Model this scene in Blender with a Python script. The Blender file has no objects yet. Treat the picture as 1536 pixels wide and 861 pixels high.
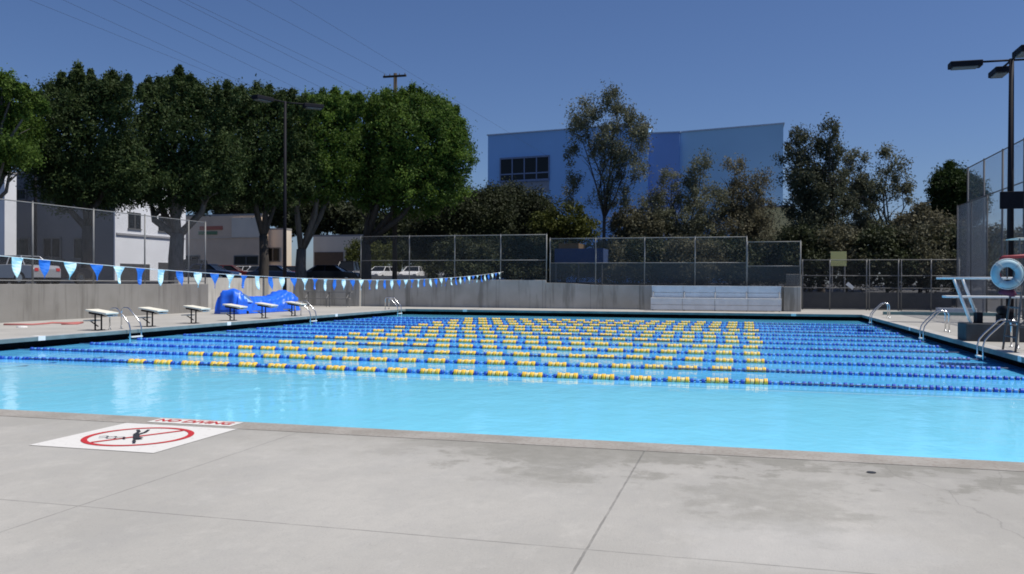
import bpy, math, random
import numpy as np
from mathutils import Vector, Matrix
random.seed(7)
R = math.radians
PI = math.pi
S = bpy.context.scene
COL = S.collection

# ------------------------------------------------------------------ camera
F_PX, YAW, PITCH, ROLL, EYE = 1289.5, R(15.037), R(-0.302), R(0.234), 1.6
def cam_axes():
    fw = Vector((-math.sin(YAW)*math.cos(PITCH), math.cos(YAW)*math.cos(PITCH), math.sin(PITCH)))
    r = Vector((math.cos(YAW), math.sin(YAW), 0)); u = r.cross(fw)
    c, s = math.cos(ROLL), math.sin(ROLL)
    return c*r+s*u, -s*r+c*u, fw
AX = cam_axes()
cd = bpy.data.cameras.new('camera'); cam = bpy.data.objects.new('camera', cd); COL.objects.link(cam)
cd.sensor_width = 36; cd.lens = 36*F_PX/1536; cd.clip_start = .1; cd.clip_end = 3000
m = Matrix.Identity(4)
for i in range(3):
    m[i][0] = AX[0][i]; m[i][1] = AX[1][i]; m[i][2] = -AX[2][i]
m[2][3] = EYE
cam.matrix_world = m
S.camera = cam
# ------------------------------------------------------------------ light
SUN_EL, SUN_AZ = R(62), R(84)          # azimuth clockwise from +Y
w = bpy.data.worlds.new('World'); S.world = w; w.use_nodes = True
nt = w.node_tree; bg = nt.nodes['Background']
sky = nt.nodes.new('ShaderNodeTexSky'); sky.sky_type = 'NISHITA'; sky.sun_disc = False
sky.sun_elevation = SUN_EL; sky.sun_rotation = SUN_AZ
sky.altitude = 300; sky.air_density = 1.0; sky.dust_density = .8; sky.ozone_density = 8.0
tint = nt.nodes.new('ShaderNodeVectorMath'); tint.operation = 'MULTIPLY'; tint.inputs[1].default_value = (.86, .87, 1.0)
nt.links.new(sky.outputs[0], tint.inputs[0]); nt.links.new(tint.outputs[0], bg.inputs[0]); bg.inputs[1].default_value = .074
sl = bpy.data.lights.new('sun', 'SUN'); sl.energy = 4.3; sl.angle = R(.5); sl.color = (1, .945, .86)
so = bpy.data.objects.new('sun', sl); COL.objects.link(so)
sd = Vector((math.sin(SUN_AZ)*math.cos(SUN_EL), math.cos(SUN_AZ)*math.cos(SUN_EL), math.sin(SUN_EL)))
so.rotation_euler = sd.to_track_quat('Z', 'Y').to_euler(); so.location = (0, 0, 60)
S.view_settings.view_transform = 'Standard'; S.view_settings.look = 'None'
S.view_settings.gamma = 1; S.view_settings.exposure = 0.18
S.cycles.filter_width = 1.8

def ray(x, y): return AX[0]*((x-768)/F_PX) - AX[1]*((y-430.5)/F_PX) + AX[2]
def at_z(x, y, z):
    d = ray(x, y); return Vector((0, 0, EYE)) + d*((z-EYE)/d.z)
def at_y(x, y, Y):
    d = ray(x, y); return Vector((0, 0, EYE)) + d*(Y/d.y)
def at_x(x, y, X):
    d = ray(x, y); return Vector((0, 0, EYE)) + d*(X/d.x)

# ------------------------------------------------------------------ materials
MATS = {}
def mat(name, col, rough=.7, metal=0, var=.12, scale=3, bump=0, bscale=40, spec=.5, trans=0, stretch=(1, 1, 1), detail=4):
    if name in MATS: return MATS[name]
    M = bpy.data.materials.new(name); M.use_nodes = True; t = M.node_tree; b = t.nodes['Principled BSDF']
    b.inputs['Roughness'].default_value = rough; b.inputs['Metallic'].default_value = metal
    b.inputs['Specular IOR Level'].default_value = spec
    tc = t.nodes.new('ShaderNodeTexCoord'); mp = t.nodes.new('ShaderNodeMapping'); mp.inputs['Scale'].default_value = stretch
    t.links.new(tc.outputs['Object'], mp.inputs[0])
    n = t.nodes.new('ShaderNodeTexNoise'); n.inputs['Scale'].default_value = scale; n.inputs['Detail'].default_value = detail
    t.links.new(mp.outputs[0], n.inputs['Vector'])
    r = t.nodes.new('ShaderNodeMapRange'); r.inputs[1].default_value = .3; r.inputs[2].default_value = .7
    r.inputs[3].default_value = 1-var; r.inputs[4].default_value = 1+var
    t.links.new(n.outputs[0], r.inputs[0])
    mx = t.nodes.new('ShaderNodeVectorMath'); mx.operation = 'SCALE'; mx.inputs[0].default_value = col[:3]
    t.links.new(r.outputs[0], mx.inputs['Scale']); t.links.new(mx.outputs[0], b.inputs['Base Color'])
    if bump:
        n2 = t.nodes.new('ShaderNodeTexNoise'); n2.inputs['Scale'].default_value = bscale; n2.inputs['Detail'].default_value = 5
        t.links.new(mp.outputs[0], n2.inputs['Vector'])
        bp = t.nodes.new('ShaderNodeBump'); bp.inputs['Strength'].default_value = bump; bp.inputs['Distance'].default_value = .02
        t.links.new(n2.outputs[0], bp.inputs['Height']); t.links.new(bp.outputs[0], b.inputs['Normal'])
    MATS[name] = M; return M

class NB:
    """small node-building helper"""
    def __init__(s, M): s.t = M.node_tree; s.b = s.t.nodes['Principled BSDF']
    def val(s, sock, v):
        if hasattr(v, 'links') or isinstance(v, bpy.types.NodeSocket): s.t.links.new(v, sock)
        else: sock.default_value = v
    def math(s, op, a, b=0, c=0, clamp=False):
        n = s.t.nodes.new('ShaderNodeMath'); n.operation = op; n.use_clamp = clamp
        s.val(n.inputs[0], a); s.val(n.inputs[1], b); s.val(n.inputs[2], c); return n.outputs[0]
    def pos(s):
        n = s.t.nodes.new('ShaderNodeNewGeometry'); x = s.t.nodes.new('ShaderNodeSeparateXYZ')
        s.t.links.new(n.outputs['Position'], x.inputs[0]); return n.outputs['Position'], x.outputs[0], x.outputs[1], x.outputs[2]
    def noise(s, vec, scale, detail=4, stretch=None, rough=.5):
        if stretch:
            mp = s.t.nodes.new('ShaderNodeMapping'); mp.inputs['Scale'].default_value = stretch
            s.t.links.new(vec, mp.inputs[0]); vec = mp.outputs[0]
        n = s.t.nodes.new('ShaderNodeTexNoise'); n.inputs['Scale'].default_value = scale; n.inputs['Detail'].default_value = detail
        n.inputs['Roughness'].default_value = rough
        s.t.links.new(vec, n.inputs['Vector']); return n.outputs[0]
    def ramp(s, v, a, b, lo=0., hi=1., smooth=True):
        n = s.t.nodes.new('ShaderNodeMapRange'); n.interpolation_type = 'SMOOTHSTEP' if smooth else 'LINEAR'
        s.val(n.inputs[0], v); n.inputs[1].default_value = a; n.inputs[2].default_value = b
        n.inputs[3].default_value = lo; n.inputs[4].default_value = hi; return n.outputs[0]
    def mix(s, f, a, b):
        n = s.t.nodes.new('ShaderNodeMix'); n.data_type = 'RGBA'; s.val(n.inputs[0], f)
        for i, v in ((6, a), (7, b)):
            if isinstance(v, bpy.types.NodeSocket): s.t.links.new(v, n.inputs[i])
            else: n.inputs[i].default_value = (*v, 1)
        return n.outputs[2]
    def line(s, v, at, half):
        d = s.math('ABSOLUTE', s.math('SUBTRACT', v, at)); return s.ramp(d, half*.5, half, 1, 0)
    def seg(s, x, y, ax, ay, bx, by):
        """distance to a line segment"""
        dx, dy = bx-ax, by-ay; L = dx*dx+dy*dy
        px = s.math('SUBTRACT', x, ax); py = s.math('SUBTRACT', y, ay)
        t = s.math('DIVIDE', s.math('ADD', s.math('MULTIPLY', px, dx), s.math('MULTIPLY', py, dy)), L, clamp=True)
        ex = s.math('SUBTRACT', px, s.math('MULTIPLY', t, dx)); ey = s.math('SUBTRACT', py, s.math('MULTIPLY', t, dy))
        return s.math('SQRT', s.math('ADD', s.math('MULTIPLY', ex, ex), s.math('MULTIPLY', ey, ey)))
    def spot(s, x, y, cx, cy, rx, ry):
        a = s.math('DIVIDE', s.math('SUBTRACT', x, cx), rx); b = s.math('DIVIDE', s.math('SUBTRACT', y, cy), ry)
        return s.math('ADD', s.math('MULTIPLY', a, a), s.math('MULTIPLY', b, b))

def new_mat(name):
    M = bpy.data.materials.new(name); M.use_nodes = True; MATS[name] = M; return M, NB(M)

# concrete pool deck: broom finish, saw joints, a crack, damp stains by the edge
def deck_material():
    M, N = new_mat('deck_concrete'); P, x, y, z = N.pos()
    base = N.mix(N.ramp(N.noise(P, .45, 5), .3, .7), (.350, .340, .313), (.425, .412, .380))
    base = N.mix(N.math('MULTIPLY', N.ramp(N.noise(P, 11, 7, (1, .6, 1), .7), .46, .66), .22), base, (.30, .295, .28))
    base = N.mix(N.math('MULTIPLY', N.ramp(N.noise(P, 2.2, 6, (1, .45, 1), .65), .42, .72), .38), base, (.33, .325, .31))
    base = N.mix(N.math('MULTIPLY', N.ramp(N.noise(P, 70, 5, None, .7), .42, .72), .38), base, (.27, .265, .255))
    vo = N.t.nodes.new('ShaderNodeTexVoronoi'); vo.inputs['Scale'].default_value = 55; N.t.links.new(P, vo.inputs['Vector'])
    base = N.mix(N.math('MULTIPLY', N.ramp(vo.outputs['Distance'], .10, .28, 1, 0), N.math('MULTIPLY', N.ramp(N.noise(P, 8, 4), .45, .65), .55)), base, (.20, .19, .175))
    base = N.mix(N.ramp(N.noise(P, 3.5, 8, (1, .7, 1), .75), .5, .68, 0, .35), base, (.47, .455, .42))
    wn = N.noise(P, 1.7, 7, None, .68)
    wx = N.math('MULTIPLY', N.math('SUBTRACT', N.noise(P, .9, 5), .5), .9)
    edge = N.ramp(y, 8.64, 7.2, 1, 0); side = N.ramp(x, -3.5, -2.2, .12, 1)
    st = N.math('MULTIPLY', N.ramp(N.math('ADD', wn, N.math('MULTIPLY', edge, .16)), .54, .62), N.math('MULTIPLY', N.ramp(y, 6.1, 7.4), side))
    st = N.math('MULTIPLY', st, N.ramp(y, 8.8, 9.0, 1, 0))
    dm = N.math('MULTIPLY', N.ramp(N.math('ADD', y, N.math('MULTIPLY', N.math('SUBTRACT', wn, .5), 2.2)), 7.0, 8.5), N.math('MULTIPLY', N.ramp(x, -6.5, -1.5, .35, 1), N.ramp(y, 8.8, 9.0, 1, 0)))
    base = N.mix(N.math('MULTIPLY', dm, .62), base, (.235, .225, .20))
    base = N.mix(N.math('MULTIPLY', N.math('MULTIPLY', N.ramp(x, .3, 2.2), N.ramp(y, 4.5, 6.5)), .35), base, (.27, .262, .24))
    for (cx, cy, rx, ry, k) in [(-1.75, 7.75, .75, .42, 1.), (-1.55, 6.95, .42, .33, .9), (-2.7, 8.15, .6, .2, .8), (.25, 6.6, .55, .9, .7), (-1.1, 8.0, .6, .3, .8)]:
        q = N.ramp(N.math('ADD', N.spot(x, y, cx, cy, rx, ry), N.math('MULTIPLY', N.math('SUBTRACT', wn, .5), 8.5)), .3, 1.5, k, 0)
        st = N.math('MAXIMUM', st, q)
    base = N.mix(N.math('MULTIPLY', N.math('MULTIPLY', st, N.ramp(N.noise(P, 7, 6, None, .7), .3, .65, .55, 1)), .66), base, (.19, .186, .16))
    bleach = N.ramp(N.math('ADD', N.spot(x, y, .35, 5.55, .8, .55), N.math('MULTIPLY', N.math('SUBTRACT', wn, .5), 3)), .3, 1.4, .24, 0)
    base = N.mix(bleach, base, (.50, .495, .48))
    # joints
    wj = N.math('MULTIPLY', N.math('SUBTRACT', N.noise(P, 9, 4), .5), .012)
    j = N.math('MAXIMUM', N.line(N.math('ADD', x, wj), -.9, .011), N.math('MULTIPLY', N.line(N.math('ADD', x, wj), -4.55, .010), .8))
    j = N.math('MULTIPLY', j, N.ramp(y, 8.4, 8.45, 1, 0)); 
    jy = N.line(N.math('ADD', y, N.math('MULTIPLY', N.noise(P, 6, 4), .012)), 5.096, .009)
    j = N.math('MAXIMUM', j, jy)
    jl = N.math('MULTIPLY', N.line(N.math('PINGPONG', N.math('ADD', y, .5), 1.6), 0, .03), N.ramp(x, -19.9, -19.8, 1, 0))
    jr = N.math('MULTIPLY', N.line(N.math('PINGPONG', N.math('ADD', y, .9), 1.5), 0, .03), N.ramp(x, 6.4, 6.5, 0, 1))
    j = N.math('MAXIMUM', j, N.math('MAXIMUM', jl, jr))
    cn = N.math('ADD', x, wx); cm = N.math('ADD', y, N.math('MULTIPLY', wx, .3))
    d = N.math('MINIMUM', N.seg(cn, cm, 1.15, 8.5, 1.4, 7.0), N.math('MINIMUM', N.seg(cn, cm, 1.4, 7.0, 1.9, 5.6), N.seg(cn, cm, 1.9, 5.6, 2.05, 4.1)))
    d2 = N.math('MINIMUM', N.seg(cn, cm, 2.1, 8.5, 1.95, 7.6), N.seg(cn, cm, -.6, 8.0, 2.9, 7.65))
    cr = N.math('MAXIMUM', N.ramp(d, .002, .012, .26, 0), N.ramp(d2, .002, .012, .25, 0))
    base = N.mix(N.math('MAXIMUM', N.math('MULTIPLY', N.math('MULTIPLY', j, N.ramp(N.noise(P, 5, 4), .3, .6, .45, 1)), .62), cr), base, (.12, .118, .11))
    N.t.links.new(base, N.b.inputs['Base Color'])
    N.b.inputs['Roughness'].default_value = .85
    bp = N.t.nodes.new('ShaderNodeBump'); bp.inputs['Strength'].default_value = .35; bp.inputs['Distance'].default_value = .004
    h = N.math('SUBTRACT', N.math('ADD', N.noise(P, 60, 6, (1, .3, 1)), N.noise(P, 260, 2)), N.math('MULTIPLY', j, 1.5))
    N.t.links.new(h, bp.inputs['Height']); N.t.links.new(bp.outputs[0], N.b.inputs['Normal'])
    return M

def water_material():
    M, N = new_mat('pool_water'); P, x, y, z = N.pos()
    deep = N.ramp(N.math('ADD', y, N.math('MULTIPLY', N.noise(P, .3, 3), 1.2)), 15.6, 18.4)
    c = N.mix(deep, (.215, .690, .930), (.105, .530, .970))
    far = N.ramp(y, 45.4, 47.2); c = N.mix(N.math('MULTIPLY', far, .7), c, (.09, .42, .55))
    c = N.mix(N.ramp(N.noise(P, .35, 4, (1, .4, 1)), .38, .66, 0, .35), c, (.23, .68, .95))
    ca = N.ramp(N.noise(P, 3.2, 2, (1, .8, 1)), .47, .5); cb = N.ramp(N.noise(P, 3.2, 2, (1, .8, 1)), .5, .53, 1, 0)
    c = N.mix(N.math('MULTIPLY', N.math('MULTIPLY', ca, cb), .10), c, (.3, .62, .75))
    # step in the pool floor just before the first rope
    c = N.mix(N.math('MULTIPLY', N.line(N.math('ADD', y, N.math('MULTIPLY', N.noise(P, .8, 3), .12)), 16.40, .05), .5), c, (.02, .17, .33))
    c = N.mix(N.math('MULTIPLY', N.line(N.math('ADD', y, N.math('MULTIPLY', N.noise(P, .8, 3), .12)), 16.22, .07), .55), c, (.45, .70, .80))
    N.t.links.new(c, N.b.inputs['Base Color'])
    N.b.inputs['Roughness'].default_value = .06; N.b.inputs['IOR'].default_value = 1.33
    N.b.inputs['Specular IOR Level'].default_value = .30
    bp = N.t.nodes.new('ShaderNodeBump'); bp.inputs['Strength'].default_value = 1; bp.inputs['Distance'].default_value = .028
    h = N.math('ADD', N.math('MULTIPLY', N.noise(P, 1.6, 3, (1, .8, 1)), 1.0), N.math('MULTIPLY', N.noise(P, 7, 3), .22))
    h = N.math('MULTIPLY', h, N.ramp(y, 12, 22, .45, 1))
    N.t.links.new(h, bp.inputs['Height']); N.t.links.new(bp.outputs[0], N.b.inputs['Normal'])
    return M

def wall_material():
    M, N = new_mat('wall_concrete'); P, x, y, z = N.pos()
    c = N.mix(N.ramp(N.noise(P, .8, 5), .3, .7), (.38, .365, .33), (.48, .465, .43))
    st = N.ramp(N.noise(P, 1.6, 6, (1, 1, .12), .62), .5, .66)
    c = N.mix(N.math('MULTIPLY', st, .7), c, (.20, .19, .165))
    st2 = N.ramp(N.noise(P, 5, 4, (1, 1, .07)), .58, .7)
    c = N.mix(N.math('MULTIPLY', st2, .35), c, (.13, .12, .10))
    jx = N.math('MAXIMUM', N.line(N.math('PINGPONG', x, 1.5), 0, .018), N.line(N.math('PINGPONG', N.math('ADD', y, .4), 1.6), 0, .02))
    c = N.mix(N.math('MULTIPLY', jx, .6), c, (.09, .085, .08))
    N.t.links.new(c, N.b.inputs['Base Color']); N.b.inputs['Roughness'].default_value = .9
    bp = N.t.nodes.new('ShaderNodeBump'); bp.inputs['Strength'].default_value = .5; bp.inputs['Distance'].default_value = .01
    N.t.links.new(N.noise(P, 18, 5), bp.inputs['Height']); N.t.links.new(bp.outputs[0], N.b.inputs['Normal'])
    return M

def mesh_material(name, col, opacity, cell=.0):
    """woven wire or shade cloth: opaque threads and open holes"""
    M = bpy.data.materials.new(name); M.use_nodes = True; N = NB(M); P, x, y, z = N.pos(); t = M.node_tree
    out = t.nodes['Material Output']; tr = t.nodes.new('ShaderNodeBsdfTransparent'); mx = t.nodes.new('ShaderNodeMixShader')
    h = N.math('ADD', x, y); k = 1/ .06 if cell == 0 else 1/cell
    a = N.math('PINGPONG', N.math('MULTIPLY', N.math('ADD', h, z), k), .5); b = N.math('PINGPONG', N.math('MULTIPLY', N.math('SUBTRACT', h, z), k), .5)
    th = 1-math.sqrt(1-opacity)
    a = N.math('LESS_THAN', a, th*.5); b = N.math('LESS_THAN', b, th*.5)
    f = N.math('MAXIMUM', a, b)
    N.b.inputs['Base Color'].default_value = (*col, 1); N.b.inputs['Roughness'].default_value = .6
    t.links.new(f, mx.inputs[0]); t.links.new(tr.outputs[0], mx.inputs[1]); t.links.new(N.b.outputs[0], mx.inputs[2])
    t.links.new(mx.outputs[0], out.inputs[0]); MATS[name] = M; return M

def leaf_material(name, dark, light, trans=.3):
    M = bpy.data.materials.new(name); M.use_nodes = True; N = NB(M); t = M.node_tree; P, x, y, z = N.pos()
    at = t.nodes.new('ShaderNodeAttribute'); at.attribute_name = 'tone'
    c = N.mix(at.outputs['Fac'], dark, light)
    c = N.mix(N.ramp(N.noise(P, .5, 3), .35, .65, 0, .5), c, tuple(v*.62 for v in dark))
    d = t.nodes.new('ShaderNodeBsdfTranslucent'); mx = t.nodes.new('ShaderNodeMixShader'); mx.inputs[0].default_value = trans
    t.links.new(c, N.b.inputs['Base Color']); t.links.new(c, d.inputs[0]); N.b.inputs['Roughness'].default_value = .5
    N.b.inputs['Specular IOR Level'].default_value = .2; N.b.inputs['Roughness'].default_value = .65
    t.links.new(N.b.outputs[0], mx.inputs[1]); t.links.new(d.outputs[0], mx.inputs[2]); t.links.new(mx.outputs[0], t.nodes['Material Output'].inputs[0])
    MATS[name] = M; return M

DECK = deck_material(); WATER = water_material(); WALL = wall_material()
PSTEEL = mat('weathered_dark_steel', (.10, .10, .105), .7, 0, .15)
STEEL = mat('galvanised_steel', (.21, .21, .205), .6, .1, .15)
CHROME = mat('stainless_tube', (.62, .63, .64), .22, 1, .05)
GUTTERSHADE = mat('gutter_shade_black', (.004, .004, .005), .8, 0, .3, spec=.1)  # black colour stands for the deep shadow in the gutter recess
COPING = mat('coping_tile', (.15, .20, .20), .6, 0, .2, 2)
COPTOP = mat('coping_concrete', (.40, .39, .37), .85, 0, .12, 2, .4)
DAMP, _n = new_mat('damp_coping'); _P, _x, _y, _z = _n.pos()
_c = _n.mix(_n.ramp(_n.noise(_P, 1.5, 7, None, .65), .4, .62), (.335, .318, .288), (.27, .255, .226)); _c = _n.mix(_n.math('MULTIPLY', _n.ramp(_n.noise(_P, 26, 5), .45, .65), .4), _c, (.20, .15, .13))
_n.t.links.new(_c, _n.b.inputs['Base Color']); _n.b.inputs['Roughness'].default_value = .85
WHITE = mat('white_paint', (.78, .78, .76), .5, 0, .05)
CREAM = mat('cream_platform', (.72, .70, .60), .7, 0, .08)
DARKMETAL = mat('dark_bronze_metal', (.008, .008, .013), .7, 0, .2, spec=.2)
ALU = mat('bleacher_aluminium', (.58, .65, .72), .5, .1, .08); ALU2 = mat('pale_aluminium', (.72, .74, .76), .5, .1, .08)
BLUEF = mat('blue_float', (.012, .085, .52), .45, 0, .1)
BLUEL = mat('pale_blue_float', (.08, .32, .80), .45, 0, .1)
YELF = mat('yellow_float', (.90, .56, .06), .45, 0, .12, 6)
YELL = mat('worn_yellow_float', (.85, .70, .30), .5, 0, .15, 6)
CABLE = mat('rope_cable', (.03, .05, .12), .5)
TARP = mat('blue_tarp', (.02, .15, .85), .42, 0, .18, 2.5, .6, 4)
PALETARP = mat('pale_blue_tarp', (.35, .55, .85), .5, 0, .1)
RED = mat('red_paint', (.52, .03, .03), .5, 0, .15, 20)
BLACK = mat('black_paint', (.03, .03, .03), .5)
STICKER, _n = new_mat('sticker_white'); _P, _x, _y, _z = _n.pos()
_n.t.links.new(_n.mix(_n.math('MULTIPLY', _n.ramp(_n.noise(_P, 14, 6, None, .7), .54, .70), .55), (.64, .63, .605), (.38, .37, .35)), _n.b.inputs['Base Color']); _n.b.inputs['Roughness'].default_value = .8
BARK = mat('grey_bark', (.13, .115, .10), .9, 0, .3, 6, .8, 12, stretch=(1, 1, .25))
DBARK = mat('dark_bark', (.05, .042, .035), .9, 0, .3, 6, .8, 12, stretch=(1, 1, .25))
LINK = mesh_material('chain_link', (.16, .16, .165), .13)
LINKD = mesh_material('chain_link_dark', (.13, .13, .13), .13)
SCREEN = mesh_material('black_windscreen', (.045, .047, .05), .66, .02)
GSCREEN = mesh_material('grey_net', (.30, .31, .33), .33, .05)
GSCREEN2 = mesh_material('grey_shade_cloth', (.36, .36, .37), .60, .03)
TYRE = mat('tyre_rubber', (.02, .02, .02), .8)
GLASS = mat('dark_window_glass', (.010, .012, .014), .15, 0, .1, spec=.2)
ASPH = mat('asphalt', (.055, .055, .057), .9, 0, .25, 1.2, .4)
WOOD = mat('pole_wood', (.05, .038, .028), .9, 0, .2, 4, .4, stretch=(1, 1, .2))

# ------------------------------------------------------------------ mesh helpers
class MB:
    def __init__(s): s.v = []; s.f = []; s.m = []
    def add(s, vs, fs, mi=0):
        o = len(s.v); s.v += [tuple(v) for v in vs]; s.f += [tuple(i+o for i in f) for f in fs]; s.m += [mi]*len(fs); return s
    def box(s, a, b, mi=0):
        x0, y0, z0 = a; x1, y1, z1 = b
        return s.add([(x0,y0,z0),(x1,y0,z0),(x1,y1,z0),(x0,y1,z0),(x0,y0,z1),(x1,y0,z1),(x1,y1,z1),(x0,y1,z1)],
              [(0,3,2,1),(4,5,6,7),(0,1,5,4),(1,2,6,5),(2,3,7,6),(3,0,4,7)], mi)
    def obox(s, c, ax, ay, az, mi=0):
        c = Vector(c); ax = Vector(ax); ay = Vector(ay); az = Vector(az)
        vs = [c+sx*ax+sy*ay+sz*az for sz in (-1, 1) for (sx, sy) in ((-1,-1),(1,-1),(1,1),(-1,1))]
        return s.add(vs, [(0,3,2,1),(4,5,6,7),(0,1,5,4),(1,2,6,5),(2,3,7,6),(3,0,4,7)], mi)
    def tube(s, pts, rad, n=8, mi=0, cap=True):
        pts = [Vector(p) for p in pts]
        if not isinstance(rad, (list, tuple)): rad = [rad]*len(pts)
        rings = []; prev = None
        for i, p in enumerate(pts):
            d = (pts[min(i+1, len(pts)-1)]-pts[max(i-1, 0)]).normalized()
            if prev is None:
                a = d.orthogonal().normalized()
            else:
                a = (prev-d*prev.dot(d));  a = a.normalized() if a.length > 1e-6 else d.orthogonal().normalized()
            prev = a; b = d.cross(a)
            rings.append([p+(a*math.cos(2*PI*k/n)+b*math.sin(2*PI*k/n))*rad[i] for k in range(n)])
        vs = [v for r in rings for v in r]; fs = []
        for i in range(len(pts)-1):
            for k in range(n):
                fs.append((i*n+k, i*n+(k+1) % n, (i+1)*n+(k+1) % n, (i+1)*n+k))
        if cap: fs.append(tuple(range(n-1, -1, -1))); fs.append(tuple((len(pts)-1)*n+k for k in range(n)))
        return s.add(vs, fs, mi)
    def prism(s, poly, z0, z1, mi=0):
        n = len(poly); vs = [(p[0], p[1], z0) for p in poly]+[(p[0], p[1], z1) for p in poly]
        fs = [tuple(range(n-1, -1, -1)), tuple(range(n, 2*n))]+[(i, (i+1) % n, n+(i+1) % n, n+i) for i in range(n)]
        return s.add(vs, fs, mi)
    def torus(s, c, R1, r, u, v, n=32, k=10, mi=0):
        c = Vector(c); u = Vector(u).normalized(); v = Vector(v).normalized(); w_ = u.cross(v)
        vs = []; fs = []
        for i in range(n):
            a = 2*PI*i/n; d = u*math.cos(a)+v*math.sin(a)
            for q in range(k):
                b = 2*PI*q/k; vs.append(c+d*(R1+r*math.cos(b))+w_*(r*math.sin(b)))
        for i in range(n):
            for q in range(k): fs.append((i*k+q, ((i+1) % n)*k+q, ((i+1) % n)*k+(q+1) % k, i*k+(q+1) % k))
        return s.add(vs, fs, mi)
    def build(s, name, mats, parent=None, smooth=False, bevel=0):
        off = wl(parent) if parent else Vector((0, 0, 0))
        me = bpy.data.meshes.new(name)
        me.from_pydata([(v[0]-off.x, v[1]-off.y, v[2]-off.z) for v in s.v], [], s.f)
        if not isinstance(mats, (list, tuple)): mats = [mats]
        for q in mats: me.materials.append(q)
        if any(s.m): me.polygons.foreach_set('material_index', s.m)
        if smooth: me.polygons.foreach_set('use_smooth', [True]*len(s.f))
        me.update()
        o = bpy.data.objects.new(name, me); COL.objects.link(o)
        if parent: o.parent = parent
        if bevel:
            bm = o.modifiers.new('bevel', 'BEVEL'); bm.width = bevel; bm.segments = 2; bm.limit_method = 'ANGLE'
        return o
def wl(o):
    v = Vector((0, 0, 0))
    while o: v += o.location; o = o.parent
    return v
def tag(o, label, cat, group=None):
    o['label'] = label; o['category'] = cat
    if group: o['group'] = group
    return o
def thing(name, label, cat, loc=(0, 0, 0), group=None):
    o = bpy.data.objects.new(name, None); COL.objects.link(o); o.location = loc; o.empty_display_size = .2
    return tag(o, label, cat, group)
def struct(o): o['kind'] = 'structure'; return o
def dup(root, loc=None, rz=None, label=None, parent=None):
    c = root.copy(); COL.objects.link(c)
    if parent: c.parent = parent
    if loc is not None: c.location = loc
    if rz is not None: c.rotation_euler.z = rz
    if label: c['label'] = label
    for ch in list(root.children): dup(ch, parent=c)
    return c

# ------------------------------------------------------------------ setting
XL, XR, YN, YF, WZ = -19.41, 5.96, 8.64, 47.85, -.33
LWX, REC, FWY = -27.0, -29.0, 52.0; RY, RX = 51.7, -24.2            # left wall face, recessed wall face, far wall face
# deck
d = MB()
xs = [REC, LWX, XL-.42, XR+.36, 14.0]
def quad(b, x0, y0, x1, y1, z, mi=0): b.add([(x0,y0,z),(x1,y0,z),(x1,y1,z),(x0,y1,z)], [(0,1,2,3)], mi)
quad(d, LWX-.2, -9, 14, YN-.42, 0); quad(d, LWX-.2, YN-.42, XL-.42, 39.35, 0); quad(d, REC-.2, 39.35, XL-.42, RY+.1, 0); quad(d, RX, RY+.1, XL-.42, FWY+.1, 0)
quad(d, XR+.36, YN-.42, 14, FWY+.1, 0); quad(d, XL-.42, YF+.36, XR+.36, FWY+.1, 0); quad(d, 3.25, FWY+.1, 14, 57, 0)
struct(d.build('pool_deck', DECK))
# coping (a slab with an overhanging lip) and the gutter below it, coloured black for its deep shade
c = MB()
def cop(x0, y0, x1, y1, mi=0): c.box((x0, y0, -.12), (x1, y1, .004), mi)
cop(XL-.42, YN-.42, XR+.36, YN, 2); cop(XL-.42, YF, XR+.36, YF+.36); cop(XL-.42, YN, XL, YF); cop(XR, YN, XR+.36, YF)
# tile faces, set 3 mm proud of the lip
c.box((XL, YN, -.115), (XL+.003, YF, -.01), 1); c.box((XR-.003, YN, -.115), (XR, YF, -.01), 1); c.box((XL+.003, YF-.003, -.115), (XR-.003, YF, -.01), 1)
struct(c.build('pool_coping', [COPTOP, COPING, DAMP]))
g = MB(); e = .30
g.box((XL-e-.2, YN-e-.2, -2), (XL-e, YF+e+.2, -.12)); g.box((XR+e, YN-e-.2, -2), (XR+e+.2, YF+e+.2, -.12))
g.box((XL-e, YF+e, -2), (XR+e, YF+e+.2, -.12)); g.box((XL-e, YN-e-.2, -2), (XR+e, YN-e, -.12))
struct(g.build('pool_gutter', GUTTERSHADE))
wm = MB(); quad(wm, XL-e, YN-e, XR+e, YF+e, WZ); struct(wm.build('water', WATER))

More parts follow.
